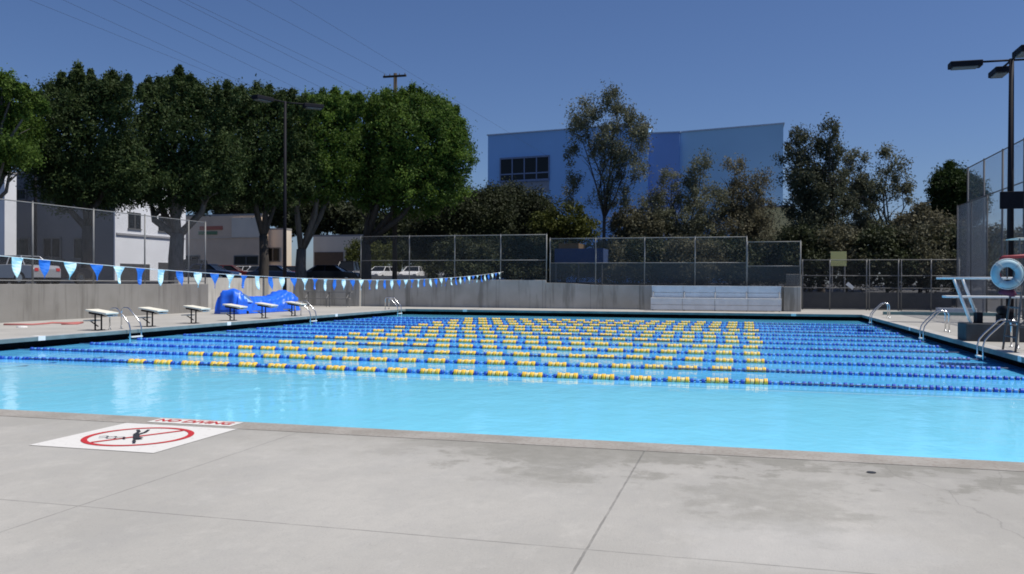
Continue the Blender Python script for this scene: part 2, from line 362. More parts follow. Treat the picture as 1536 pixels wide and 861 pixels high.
# terrain outside the walls: one sheet, higher than the deck on the left and behind
def gz(x, y):
    t = min(1, max(0, (y-58)/22)); t = t*t*(3-2*t)
    k = min(1, max(0, (x+1)/4.2))
    hi = 1.3+.35*min(1, max(0, (max(y-52, -27-x))/25))
    if y <= 52.3 and x < LWX: return 1.25+.4*min(1, max(0, (-27-x)/25))
    if y <= 52.3: return -.02
    return hi*(1-k)+(-.02+1.6*t)*k
gx = [-900, -300, -160, -100, -70, -50, -40, -35, REC-.2, LWX-.2, RX, -20, -12, -5, -1, 1, 3.25, 5.01, 9, 14, 20, 30, 50, 90, 160, 300, 900]
gy = [-300, -60, -9, 8, 20, 30, 39.35, RY+.2, FWY+.2, 52.31, 57, 60, 64, 68, 72, 76, 80, 90, 110, 140, 200, 400, 900, 1800]
gm = MB()
for i in range(len(gx)-1):
    for j_ in range(len(gy)-1):
        x0, x1, y0, y1 = gx[i], gx[i+1], gy[j_], gy[j_+1]; cxm, cym = (x0+x1)/2, (y0+y1)/2
        if y1 <= FWY+.21 and cym > -9:
            if cxm > REC-.2 and 39.35 < cym < RY+.2 and cxm < 14: continue
            if cxm > (RX if cym > RY+.2 else LWX-.2) and cxm < 14: continue
        if cxm > 3.2 and cxm < 14 and cym < 57 and cym > 0: continue
        q = [(x0,y0),(x1,y0),(x1,y1),(x0,y1)]
        def zz(px, py):
            if cym < FWY+.2: return gz(px, py) if cxm < RX and px > -2000 else -.02
            return gz(px, max(py, 52.31))
        def zl(px, py):
            if cym < FWY+.2 and cxm < RX: return 1.25+.4*min(1, max(0, (-27-px)/25))
            return zz(px, py)
        gm.add([(px, py, zl(px, py)) for px, py in q], [(0,1,2,3)])
struct(gm.build('ground', ASPH))

# ------------------------------------------------------------------ concrete walls
def slab(name, label, x0, y0, x1, y1, z1, bits=None):
    b = MB(); b.box((x0, y0, -.2), (x1, y1, z1)); o = b.build(name, WALL, None, bevel=.015)
    return tag(o, label, 'wall')
slab('concrete_wall', 'sunlit streaked concrete wall beside the starting blocks, pale face to the pool', LWX-.25, -9, LWX, 39.3, 1.46)
slab('concrete_wall', 'short concrete wall end set back behind the covered blue reel', REC-.25, 39.3, LWX-.26, 39.55, 1.46)
slab('concrete_wall', 'shaded concrete wall of the recess left of the covered blue reel', REC-.25, 39.56, REC, RY+.25, 1.8)
slab('concrete_wall', 'dark grey wall facing the pool straight behind the grey bench', REC+.01, RY, RX, RY+.25, 1.82)

slab('concrete_wall', 'long dark grey concrete wall at the far end below the taller fence', RX+.01, FWY, -11.8, FWY+.25, 1.76)
# low far wall with sloping top
b = MB(); prof = [(-11.79, 1.60), (-10.2, 1.56), (-8.6, 1.46), (2.25, 1.44)]
vs = []; 
for (px, pz) in prof: vs += [(px, FWY, -.2), (px, FWY+.4, -.2), (px, FWY+.4, pz), (px, FWY, pz)]
fs = [(0,1,2,3), (12,15,14,13)]
for i in range(3):
    for k in range(4): fs.append((i*4+k, (i+1)*4+k, (i+1)*4+(k+1) % 4, i*4+(k+1) % 4))
b.add(vs, fs); tag(b.build('concrete_wall', WALL, None, bevel=.01), 'lower stained concrete wall with a sloping top behind the bleacher', 'wall')
b = MB(); b.box((2.26, FWY-.35, -.2), (3.2, FWY+.3, 1.42)); tag(b.build('concrete_pier', WALL, None, bevel=.02), 'square concrete pier at the right end of the bleacher', 'pier')
b = MB(); b.box((2.45, FWY+.9, -.2), (3.3, FWY+1.1, 2.15)); tag(b.build('concrete_wall', WALL, None, bevel=.02), 'tall narrow concrete panel standing behind the pier', 'wall')
b = MB(); b.box((3.4, 57.6, -.2), (12.3, 57.85, 1.05)); tag(b.build('concrete_wall', mat('grey_block', (.16, .16, .165), .9, 0, .15, 2)), 'low grey wall seen through the gate fence on the right', 'wall')

# ------------------------------------------------------------------ fences
def fence(label, pts, zb, ztop, rails, panels, r=.036, group=None, double=(), sm=None):
    STEEL = sm or MATS['galvanised_steel']
    """pts: post positions; rails: z heights; panels: (z0, z1, material)"""
    t = thing('chain_link_fence', label, 'fence', (pts[0][0], pts[0][1], zb), group)
    for i, (px, py) in enumerate(pts):
        b = MB(); b.tube([(px, py, zb), (px, py, ztop+.03)], r, 8)
        b.tube([(px, py, ztop+.03), (px, py, ztop+.07)], [r*1.15, r*.4], 8); b.build('post', STEEL, t, True)
        if i in double:
            b = MB(); b.tube([(px+.16, py, zb), (px+.16, py, ztop+.03)], r*.8, 8); b.build('post', STEEL, t, True)
    for z in rails:
        b = MB(); b.tube([(p[0], p[1], z) for p in pts], r*.62, 6); b.build('rail', STEEL, t, True)
    for (z0, z1, mt) in panels:
        for i in range(len(pts)-1):
            (ax_, ay_), (bx_, by_) = pts[i], pts[i+1]
            b = MB(); b.add([(ax_, ay_, z0), (bx_, by_, z0), (bx_, by_, z1), (ax_, ay_, z1)], [(0,1,2,3)])
            b.build('wind_screen' if 'screen' in mt.name or 'cloth' in mt.name else 'mesh_panel', mt, t)
    return t
fence('galvanised chain link fence on top of the sunlit left wall', [(LWX-.12, 18.2+3.3*i-.2) for i in range(7)]+[(LWX-.12, 39.2)], 1.46, 4.67, [1.6, 4.67], [(1.5, 4.67, LINK)])
fence('taller chain link fence on the long dark far wall', [(RX-.12, FWY+.12), (-20.9, FWY+.12), (-17.8, FWY+.12), (-14.75, FWY+.12), (-11.79, FWY+.12)], 1.76, 4.58, [4.58, 3.0], [(1.78, 4.58, LINKD)])
fence('chain link fence with black screen behind the bleacher', [(-11.7+.12, FWY+.2), (-8.72, FWY+.2), (-5.74, FWY+.2), (-2.76, FWY+.2), (.2, FWY+.2)], 1.44, 4.33, [4.33, 2.82], [(2.82, 4.33, LINKD), (1.46, 2.82, SCREEN)])
fence('shorter fence bay with black screen above the concrete pier', [(.24, FWY+.2), (3.2, FWY+.2)], 1.44, 4.03, [4.03, 2.62], [(2.62, 4.03, LINKD), (1.46, 2.62, SCREEN)])
fence('low gate fence with double posts at the far right corner', [(3.4, 56), (5.15, 56), (7.25, 56), (9.04, 56), (10.84, 56), (12.35, 56)], 0, 3.06, [3.06, 2.1, 1.35, .08], [(.08, 1.12, SCREEN), (1.12, 3.06, LINKD)], double=(0, 2, 3))
fence('very tall netting fence along the right side of the deck', [(12.38, 54.2-3.4*i) for i in range(9)], 0, 8.25, [8.25, 6.3, .1], [(6.3, 8.25, GSCREEN), (.1, 6.3, GSCREEN)], r=.05, sm=PSTEEL)
fence('grey shade cloth fence in front of the tall netting corner', [(12.2, 55.8), (12.2, 52.6), (12.2, 49.4)], 0, 6.2, [6.2], [(.05, 6.2, GSCREEN2)], r=.04, sm=PSTEEL)

# gate sign: white diamond
b = MB(); p = at_y(1275, 428, 55.93); r_ = .24
b.add([(p.x-r_*1.05, 55.93, p.z+.04), (p.x-.1, 55.93, p.z+r_*.9), (p.x+r_*1.05, 55.93, p.z-.1), (p.x+.13, 55.93, p.z-r_*1.1)]+
      [(p.x-r_*1.05, 55.95, p.z+.04), (p.x-.1, 55.95, p.z+r_*.9), (p.x+r_*1.05, 55.95, p.z-.1), (p.x+.13, 55.95, p.z-r_*1.1)],
      [(3,2,1,0), (4,5,6,7), (0,1,5,4), (1,2,6,5), (2,3,7,6), (3,0,4,7)])
tag(b.build('sign', WHITE), 'small tilted white diamond sign wired to the gate fence', 'sign')

# ------------------------------------------------------------------ lane ropes
def float_block(name, n, pitch, mats, rr=.056, fill=.86):
    b = MB(); prof = [(-.5, .55), (-.42, 1.0), (-.15, .92), (.15, .92), (.42, 1.0), (.5, .55)]; L = pitch*fill; K = 10
    for i in range(n):
        cx_ = (i-(n-1)/2)*pitch; vs = []; fs = []
        for (a, q) in prof:
            rad = rr*q*(1 if i % 2 == 0 else .86)
            vs += [(cx_+a*L, rad*math.cos(2*PI*k/K), rad*math.sin(2*PI*k/K)) for k in range(K)]
        for s_ in range(len(prof)-1):
            for k in range(K): fs.append((s_*K+k, s_*K+(k+1) % K, (s_+1)*K+(k+1) % K, (s_+1)*K+k))
        fs += [tuple(range(K)), tuple(range((len(prof)-1)*K, len(prof)*K))]
        b.add(vs, fs, i % 2)
    o = b.build(name, mats, None, True); me = o.data; bpy.data.objects.remove(o); return me
PITCH_X = .735
me_y = float_block('yellow_float', 5, .084, [YELF, YELL], .088, .9)
me_b = float_block('blue_float', 3, .108, [BLUEF, BLUEL], .060, .66)
me_r = float_block('blue_float_run', 7, PITCH_X/7, [BLUEF, BLUEL], .060, .66)
cab = MB(); cab.tube([(XL+.05, 0, .01), (XR-.05, 0, .01)], .012, 6); cabo = cab.build('cable', CABLE); me_c = cabo.data; bpy.data.objects.remove(cabo)
def ordinal(k): return ['first', 'second', 'third', 'fourth', 'fifth', 'sixth', 'seventh', 'eighth', 'ninth', 'tenth', 'eleventh', 'twelfth'][k]
NR = 12
for k in range(NR):
    Y = 17.12+2.29*k
    lab = ('nearest lane rope with yellow float runs between blue ones, beside the open near water' if k == 0 else
           'farthest lane rope with yellow and blue floats, by the far pool edge' if k == NR-1 else
           '%s lane rope from the near open water, yellow floats between blue ones' % ordinal(k))
    t = thing('lane_rope', lab, 'lane rope', (0, Y, WZ+.025), 'lane ropes stretched across the pool')
    def part(me, x, nm, jit=True):
        o = bpy.data.objects.new(nm, me); COL.objects.link(o); o.parent = t
        o.location = (x, (random.uniform(-.014, .014)+.07*math.sin(x*.35+k*1.7)+.03*math.sin(x*1.1+k*2.3)) if jit else 0, random.uniform(-.008, .006) if jit else 0); o.rotation_euler.z = .0245*math.cos(x*.35+k*1.7)+.033*math.cos(x*1.1+k*2.3)
        o.rotation_euler.x = random.uniform(0, 1)
        return o
    part(me_c, 0, 'cable', False).rotation_euler = (0, 0, 0)
    x0 = -13.62+random.uniform(-.12, .12)
    for i in range(20):
        part(me_y, x0+PITCH_X*i, 'yellow_float')
        if i < 19: part(me_b, x0+PITCH_X*(i+.5), 'blue_float')
    for i in range(7):
        xx = x0-.19-PITCH_X*(i+.5)
        if xx-.4 > XL: part(me_r, xx, 'blue_float_run')
    for i in range(8):
        xx = x0+PITCH_X*19+.19+PITCH_X*(i+.5)
        if xx+.4 < XR: part(me_r, xx, 'blue_float_run')

# ------------------------------------------------------------------ backstroke flag line
FX = -14.5
def fz(y):   # height of the line above the deck
    t = (y-9)/(51.9-9); return 2.38+(2.27-2.38)*t-2.62*t*(1-t)*.98
t = thing('flag_line', 'long sagging string of alternating blue and pale pennants across the pool', 'pennant string', (FX, 9, 2.3))
b = MB(); ys = [9+(51.9-9)*i/60 for i in range(61)]; b.tube([(FX, y, fz(y)) for y in ys], .007, 5); b.build('string', WHITE, t)
FB = mat('flag_blue', (.02, .16, .62), .5, 0, .1, 4, trans=.2); FW = mat('flag_pale_cyan', (.60, .82, .86), .5, 0, .1, 4)
y = 12.3; i = 0
while y < 51.6:
    b = MB(); wv = .33; hh = random.uniform(.36, .42); dx = random.uniform(-.05, .05); dy = random.uniform(-.05, .05)
    n = 6; vs = []; fs = []
    for r__ in range(n+1):
        q = r__/n; hw = wv/2*(1-q)+.012
        for (sgn) in (-1, 0, 1):
            vs.append((FX+dx*q*q+.03*math.sin(q*5+sgn*1.2+i), y+hw*sgn+dy*q, fz(y+hw*sgn*(1-q))-hh*q-.005))
    for r__ in range(n):
        for q in range(2): fs.append((r__*3+q, r__*3+q+1, r__*3+q+4, r__*3+q+3))
    b.add(vs, fs); o = b.build('pennant', FB if i % 2 == 0 else FW, t)
    so_ = o.modifiers.new('thickness', 'SOLIDIFY'); so_.thickness = .003
    y += .765 + random.uniform(-.05, .05); i += 1
t = thing('flag_post', 'grey post near the camera end that holds the pennant string', 'post', (FX, 9, 0))
b = MB(); b.tube([(FX, 8.1, 0), (FX, 8.1, 2.5)], .035); b.build('pole', STEEL, t)
b = MB(); b.tube([(FX, 8.1, 2.42), (FX, 9, 2.38)], .012, 5); b.build('tie', WHITE, t)

# ------------------------------------------------------------------ starting blocks
def make_block():
    t = thing('starting_block', '', 'starting block', (0, 0, 0), 'starting blocks along the left pool edge')
    # x axis points at the water
    b = MB(); b.obox((.14, 0, .60), (.40, 0, -.055), (0, .29, 0), (.004, 0, .028)); b.build('platform', CREAM, t, bevel=.01)
    b = MB(); b.obox((.10, 0, .535), (.30, 0, -.041), (0, .20, 0), (.003, 0, .035)); b.build('bracket', DARKMETAL, t)
    for s in (-1, 1):
        b = MB(); b.tube([(0, s*.14, 0), (0, s*.14, .53)], .026); b.build('leg', DARKMETAL, t)
    b = MB(); b.box((-.10, -.20, 0), (.10, .20, .02)); b.build('base_plate', DARKMETAL, t)
    b = MB(); b.box((-.40, -.22, .29), (-.10, .22, .33)); b.build('step', CREAM, t, bevel=.008)
    b = MB(); b.tube([(0, 0, .12), (-.30, 0, .29)], .02); b.build('step_brace', DARKMETAL, t)
    b = MB(); b.tube([(.36, -.22, .53), (.54, -.22, .47), (.54, .22, .47), (.36, .22, .53)], .014); b.build('grab_bar', CHROME, t)
    return t
bl = make_block(); labs = ['starting block closest to the camera, left of the near ladder', 'starting block just beyond the near left ladder', 'starting block before the shaded end of the sunlit wall',
    'starting block in front of the left end of the blue reel cover', 'starting block in front of the middle of the blue reel cover', 'starting block farthest from the camera, at the right end of the blue reel cover']
for i, Y in enumerate([23.4, 25.9, 28.4, 30.95, 33.35, 35.9]):
    if i == 0: bl.location = (-20.15, Y, 0); bl['label'] = labs[0]
    else: dup(bl, (-20.15, Y, 0), 0, labs[i])

# ------------------------------------------------------------------ ladders
def ladder(label, X, Y, sgn, group='steel pool ladders'):
    """sgn: +1 water lies to +x of X"""
    t = thing('pool_ladder', label, 'pool ladder', (X, Y, 0), group)
    for s in (-.27, .27):
        pts = [(X-sgn*.66, Y+s, 0), (X-sgn*.66, Y+s, .56), (X-sgn*.63, Y+s, .65), (X-sgn*.56, Y+s, .70), (X-sgn*.42, Y+s, .70), (X-sgn*.34, Y+s, .66)]
        pts += [(X-sgn*.02, Y+s, .33), (X+sgn*.08, Y+s, .20), (X+sgn*.12, Y+s, .05), (X+sgn*.12, Y+s, -.9)]
        b = MB(); b.tube(pts, .024, 8); b.build('handrail', CHROME, t, True)
        b = MB(); b.tube([(X-sgn*.66, Y+s, 0), (X-sgn*.66, Y+s, .02)], .06, 12); b.build('anchor', CHROME, t)
    for z in (-.25, -.55):
        b = MB(); b.box((min(X+sgn*.06, X+sgn*.18), Y-.27, z), (max(X+sgn*.06, X+sgn*.18), Y+.27, z+.04)); b.build('tread', WHITE, t)
    return t
ladder('steel ladder on the left pool edge beside the nearest starting block', XL, 24.1, 1)
ladder('steel ladder on the left pool edge in front of the blue reel cover', XL, 36.2, 1)
ladder('steel ladder at the far left corner of the pool', XL, 46.6, 1)
ladder('steel ladder at the far right corner of the pool', XR, 43.6, -1)
ladder('steel ladder halfway along the right pool edge', XR, 31.6, -1)
ladder('steel ladder on the right pool edge in front of the lifeguard chair', XR, 24.2, -1)

# white depth tiles on the coping
t0 = None
for i, (x_, y_, ax_, lab) in enumerate([(XL, 20.3, 'x', 'white tile on the left coping nearest the camera'), (XL, 29.6, 'x', 'white tile on the left coping below the fourth starting block'), (XL, 38.8, 'x', 'white tile on the left coping beyond the blue reel'),
        (-15.7, YF, 'y', 'white tile on the far coping near the left corner'), (2.6, YF, 'y', 'white tile on the far coping below the concrete pier'), (XR, 21.4, 'r', 'white tile on the right coping below the lifeguard chair'), (XR, 34.5, 'r', 'white tile on the right coping past the halfway ladder')]):
    b = MB(); q = .13
    if ax_ == 'x': b.box((x_+.003, y_-q, -.118), (x_+.009, y_+q, .004)); b.box((x_-.28, y_-q, .004), (x_+.009, y_+q, .010))
    elif ax_ == 'r': b.box((x_-.009, y_-q, -.118), (x_-.003, y_+q, .004)); b.box((x_-.009, y_-q, .004), (x_+.28, y_+q, .010))
    else: b.box((x_-q, y_-.009, -.118), (x_+q, y_-.003, .004)); b.box((x_-q, y_-.009, .004), (x_+q, y_+.28, .010))
    tag(b.build('depth_marker', WHITE), lab, 'tile', 'white depth tiles on the coping')

# ------------------------------------------------------------------ covered lane reel (blue tarpaulin)
def lump(cx_, y0, y1, wx_, hfun, name, parent, m_, seed=0):
    rnd = np.random.RandomState(seed); b = MB(); NY, NA = 110, 40; vs = []; fs = []
    ph = rnd.rand(6)*6
    for i in range(NY+1):
        v = i/NY; yy = y0+(y1-y0)*v; hh = hfun(v)
        for k in range(NA+1):
            a = PI*k/NA; ca, sa = math.cos(a), math.sin(a)
            cr_ = abs(math.sin(v*41+ph[0]+a*2.2))**8+abs(math.sin(v*23+a*3.1+ph[1]))**10; wr = .025*math.sin(v*9+ph[3]+a)+.05*cr_+.02*math.sin(a*11+v*9+ph[2])
            q = abs(ca)**.65*(1 if ca > 0 else -1)
            vs.append((cx_-q*(wx_+wr), yy+.04*math.sin(a*9+v*5), max(0.02, hh*(sa**.6 if sa > 0 else 0)*(1+wr*.6))))
    for i in range(NY):
        for k in range(NA): fs.append((i*(NA+1)+k, (i+1)*(NA+1)+k, (i+1)*(NA+1)+k+1, i*(NA+1)+k+1))
    fs.append(tuple(range(NA+1))); fs.append(tuple(reversed([NY*(NA+1)+k for k in range(NA+1)])))
    b.add(vs, fs); return b.build(name, m_, parent, True)
t = thing('covered_reel', 'long lane reel under a bright blue tarpaulin against the recess wall', 'pool reel', (-24.4, 37.5, 0))
def hf(v):
    e_ = math.exp(-((v-.07)/.08)**2)*.42+math.exp(-((v-.86)/.13)**2)*.30
    return (.80+e_)*(min(1, v/.03+.2))*(min(1, (1-v)/.04+.3))
lump(-24.2, 36.7, 42.6, .66, hf, 'tarpaulin', t, TARP, 3)
b = MB(); q0 = Vector((-23.56, 35.5, 1.15))
b.add([(-23.75, 37.0, 1.13), (-23.52, 37.5, .88), (-23.48, 37.9, .55), (-23.52, 37.35, .60)], [(0,1,2,3)]); o = b.build('loose_flap', PALETARP, t)
md = o.modifiers.new('thickness', 'SOLIDIFY'); md.thickness = .02
for yy in (37.4, 41.4):
    b = MB(); b.tube([(-24.9, yy, .08), (-23.5, yy, .08)], .03); b.build('frame', STEEL, t)
    for xx in (-24.9, -23.5):
        b = MB(); b.tube([(xx, yy-.03, .08), (xx, yy+.03, .08)], .08, 12); b.build('wheel', TYRE, t)

# grey bench behind the reel
t = thing('slatted_bench', 'low grey metal bench against the shaded wall right of the blue reel', 'bench', (-25, 49.5, 0))
for z, y_ in ((.92, 50.2), (.5, 49.9)):
    b = MB(); b.box((-27.4, y_, z), (-24.1, y_+.28, z+.045)); b.build('seat_plank' if z < .6 else 'back_plank', STEEL, t)
for xx in (-27.2, -25.7, -24.3):
    b = MB(); b.tube([(xx, 49.95, 0), (xx, 49.95, .5), (xx, 50.35, .92)], .025); b.tube([(xx, 50.4, 0), (xx, 50.4, .92), (xx, 50.35, .92)], .025); b.build('frame', STEEL, t)

# red hose lying on the left deck
b = MB(); pts = [at_z(x_, y_, .02) for x_, y_ in [(6, 487), (25, 487), (48, 487), (70, 485.5), (78, 484.5), (100, 485), (124, 484), (115, 486), (92, 486.5)]]
b.tube(pts, .045, 6); tag(b.build('hose', mat('faded_red_hose', (.42, .13, .12), .6), None, True), 'faded red hose lying on the deck at the foot of the left wall', 'hose')
b = MB(); p = at_z(33, 491, 0); b.tube([(p.x, p.y, 0), (p.x, p.y, .04), (p.x, p.y, .05)], [.17, .16, .05], 14); tag(b.build('skimmer_lid', WHITE), 'round white lid lying on the left deck near the hose', 'lid')

# ------------------------------------------------------------------ bleacher
t = thing('bleacher', 'long low aluminium bleacher against the far wall', 'bleacher', (-1.5, 51, 0))
X0, X1 = -5.2, 2.1
for r__, (z, y_, m_) in enumerate([(.70, 50.5, ALU2), (1.40, 51.15, ALU)]):
    b = MB(); b.box((X0, y_-.03, z), (X1, y_+.5, z+.045)); b.build('seat_plank', m_, t, bevel=.008)
    for q in range(4):
        w_ = (X1-X0)/4; b = MB(); b.box((X0+q*w_+.01, y_, z-.64), (X0+(q+1)*w_-.01, y_+.03, z-.36)); b.box((X0+q*w_+.01, y_, z-.34), (X0+(q+1)*w_-.01, y_+.03, z-.003)); b.build('riser', m_, t, bevel=.006)
for xx in (X0+.1, X0+1.9, X0+3.65, X0+5.4, X1-.1):
    b = MB(); b.tube([(xx, 50.6, .02), (xx, 50.6, .66)], .025); b.tube([(xx, 50.6, .02), (xx, 51.5, .02)], .022); b.tube([(xx, 51.45, .02), (xx, 51.45, 1.36)], .025)
    b.tube([(xx, 50.6, .6), (xx, 51.4, 1.34)], .022); b.build('frame', STEEL, t)

# ------------------------------------------------------------------ deck stickers (no diving)
ST = [at_z(52, 668, 0), at_z(229, 681, 0), at_z(352, 645, 0), at_z(188, 634, 0)]
sx0, sx1, sy0, sy1 = -6.68, -5.27, 6.83, 8.20
t = thing('no_diving_decal', 'square white no diving decal with red ring on the near deck', 'deck sign', ((sx0+sx1)/2, (sy0+sy1)/2, 0))
b = MB(); quad(b, sx0, sy0, sx1, sy1, .005); b.build('backing', STICKER, t)
cx_, cy_ = (sx0+sx1)/2, (sy0+sy1)/2
def ring(b, cx, cy, r0, r1, z, n=64):
    vs = []; fs = []
    for i in range(n):
        a = 2*PI*i/n; vs += [(cx+r0*math.cos(a), cy+r0*math.sin(a), z), (cx+r1*math.cos(a), cy+r1*math.sin(a), z)]
    for i in range(n): j2 = (i+1) % n; fs.append((2*i, 2*i+1, 2*j2+1, 2*j2))
    b.add(vs, fs)
b = MB(); ring(b, cx_, cy_, .475, .535, .009); b.build('ring', RED, t)
b = MB(); a_ = R(62); dx, dy = math.cos(a_), math.sin(a_)
b.add([(cx_+u*dx*.465-v*dy*.028, cy_+u*dy*.465+v*dx*.028, .009) for (u, v) in ((-1,-1),(1,-1),(1,1),(-1,1))], [(0,1,2,3)]); b.build('slash', RED, t)
# diver and wavy water pictogram
b = MB()
def stroke(pts, wd, z=.013):
    for (p0, p1) in zip(pts[:-1], pts[1:]):
        p0 = Vector((*p0, 0)); p1 = Vector((*p1, 0)); dd = (p1-p0).normalized(); nn = Vector((-dd.y, dd.x, 0))*wd/2
        b.add([(*(q.xy), z) for q in (p0-nn-dd*wd*.3, p1-nn+dd*wd*.3, p1+nn+dd*wd*.3, p0+nn-dd*wd*.3)], [(0,1,2,3)]); z += .00015
def U(u, v): return (cx_+u, cy_+v)
stroke([U(-.25, .30), U(-.17, .22), U(-.10, .06)], .032); stroke([U(-.14, .33), U(-.08, .20), U(-.06, .06)], .03, .0145)
stroke([U(-.09, .08), U(.05, -.10)], .06, .016); stroke([U(.04, -.08), U(.12, -.22), U(.22, -.34)], .028, .0175)
n = 16; b.add([(cx_+.10+  .045*math.cos(2*PI*i/n), cy_-.13+.045*math.sin(2*PI*i/n), .0195) for i in range(n)], [tuple(range(n))])
stroke([U(-.32+.05*i, -.16+(.02 if i % 2 else -.02)) for i in range(7)], .025, .021)
b.build('diver_symbol', BLACK, t)
t = thing('no_diving_strip', 'narrow white strip with red lettering between the round decal and the pool', 'deck sign', (-5.97, 8.4, 0))
b = MB(); quad(b, -6.50, 8.30, -5.43, 8.575, .009); b.build('backing', STICKER, t)
cu = bpy.data.curves.new('txt', 'FONT'); cu.body = 'NO DIVING'; cu.size = .21; cu.align_x = 'CENTER'; cu.align_y = 'CENTER'; cu.extrude = .0005; cu.offset = .004
to = bpy.data.objects.new('txt', cu); COL.objects.link(to); bpy.context.view_layer.update()
me = bpy.data.meshes.new_from_object(to.evaluated_get(bpy.context.evaluated_depsgraph_get())); bpy.data.objects.remove(to)
me.materials.clear(); me.materials.append(RED); lo = bpy.data.objects.new('lettering', me); COL.objects.link(lo); lo.parent = t
lo.location = (0, .0375, .0125); lo.scale = (.88, 1, 1)
# deck drain
b = MB(); p = at_z(1307, 709, 0); b.tube([(p.x, p.y, .0), (p.x, p.y, .006)], .038, 16); tag(b.build('deck_drain', BLACK), 'small dark round drain in the near deck at the right', 'drain')

# ------------------------------------------------------------------ lifeguard chair, ring, diving stand
CX0, CX1, CY0, CY1 = 6.35, 7.25, 22.5, 23.5
t = thing('lifeguard_chair', 'tall steel lifeguard chair on the right deck at the pool edge', 'lifeguard chair', ((CX0+CX1)/2, (CY0+CY1)/2, 0))
legs = [((CX0-.18, CY0, 0), (CX0, CY0+.1, 1.75)), ((CX0-.18, CY1, 0), (CX0, CY1-.1, 1.75)), ((CX1+.15, CY0, 0), (CX1-.05, CY0+.1, 2.62)), ((CX1+.15, CY1, 0), (CX1-.05, CY1-.1, 2.62))]
for a, b2 in legs: b = MB(); b.tube([a, b2], .026); b.build('leg', PSTEEL, t, True)
b = MB(); b.box((CX0, CY0+.08, 1.72), (CX1-.05, CY1-.08, 1.77)); b.build('seat', mat('blue_seat', (.06, .12, .25), .6), t, bevel=.01)
b = MB(); b.box((CX1-.12, CY0+.12, 2.05), (CX1-.08, CY1-.12, 2.5)); b.build('backrest', mat('blue_seat', (.06, .12, .25), .6), t, bevel=.01)
for yy in (CY0+.1, CY1-.1):
    b = MB(); b.tube([(CX0+.02, yy, 1.76), (CX0+.02, yy, 2.1), (CX1-.05, yy, 2.1)], .02); b.build('armrest', PSTEEL, t, True)
for z in (.35, .7, 1.05, 1.4):
    k = z/1.75*.18; b = MB(); b.tube([(CX0-.18+k, CY0+.05, z), (CX0-.18+k, CY1-.05, z)], .02); b.build('rung', PSTEEL, t)
for yy, sg in ((CY0, 1), (CY1, -1)):
    b = MB(); b.tube([(CX0-.12, yy+sg*.04, .6), (CX1+.1, yy+sg*.04, .6)], .016); b.build('brace', PSTEEL, t)
    b = MB(); b.tube([(CX0-.1, yy+sg*.03, .62), (CX1-.02, yy+sg*.08, 1.7)], .016); b.build('brace', PSTEEL, t)
b = MB(); b.box((CX0-.15, CY0+.05, 2.68), (CX1, CY1-.05, 2.70)); b.build('canopy', CREAM, t, bevel=.008)
for xx, yy in ((CX0-.1, CY0+.02), (CX0-.1, CY1-.02), (CX1-.05, CY0+.1), (CX1-.05, CY1-.1)):
    b = MB(); b.tube([(xx, yy, 1.74), (xx, yy, 2.68)], .016); b.build('canopy_post', PSTEEL, t)
c_ = at_y(1511, 411, 22.36)
t = thing('life_ring', 'pale blue and white life ring hanging on the lifeguard chair', 'life ring', c_)
RING = mat('ring_foam', (.30, .46, .53), .6, 0, .1)
b = MB(); b.torus(c_, .25, .09, (1, 0, 0), (0, 0, 1), 40, 12); b.build('ring', RING, t, True)
for k in range(4):
    a = PI/4+k*PI/2; dv = Vector((math.cos(a), 0, math.sin(a))); tv = Vector((-math.sin(a), 0, math.cos(a)))
    b = MB(); b.torus(c_+dv*.25, .097, .006, dv, (0, 1, 0), 20, 6)
    for s in (-.03, 0, .03): b.torus(c_+dv*.25+tv*s, .095, .008, dv, (0, 1, 0), 20, 6)
    b.build('band', mat('grey_band_cloth', (.5, .55, .58), .7), t)
b = MB(); b.torus(c_+Vector((0, -.03, 0)), .355, .008, (1, 0, 0), (0, 0, 1), 40, 5); b.build('grab_rope', WHITE, t)
p = at_y(1520, 386, 22.5); t = thing('rescue_tube', 'red foam rescue tube laid on the lifeguard chair arm above the ring', 'rescue tube', p)
b = MB(); b.tube([p+Vector((-.28, 0, -.02)), p+Vector((-.2, 0, 0)), p+Vector((.25, .0, .03)), p+Vector((.4, 0, -.02))], [.02, .045, .045, .02], 10); b.build('tube', mat('dark_red_foam', (.30, .03, .04), .6), t, True)
b = MB(); b.tube([p+Vector((-.28, 0, -.02)), p+Vector((-.32, -.03, -.25)), p+Vector((-.25, -.03, -.55))], .012, 5); b.build('strap', RED, t)
p = at_y(1512, 441, 22.46); b = MB(); b.tube([p+Vector((-.2, 0, .03)), p+Vector((-.1, 0, .06)), p+Vector((.1, 0, .02)), p+Vector((.16, 0, -.03))], [.03, .08, .09, .04], 8)
tag(b.build('towel', mat('maroon_cloth', (.10, .02, .05), .9), None, True), 'crumpled maroon cloth tied below the life ring', 'cloth')

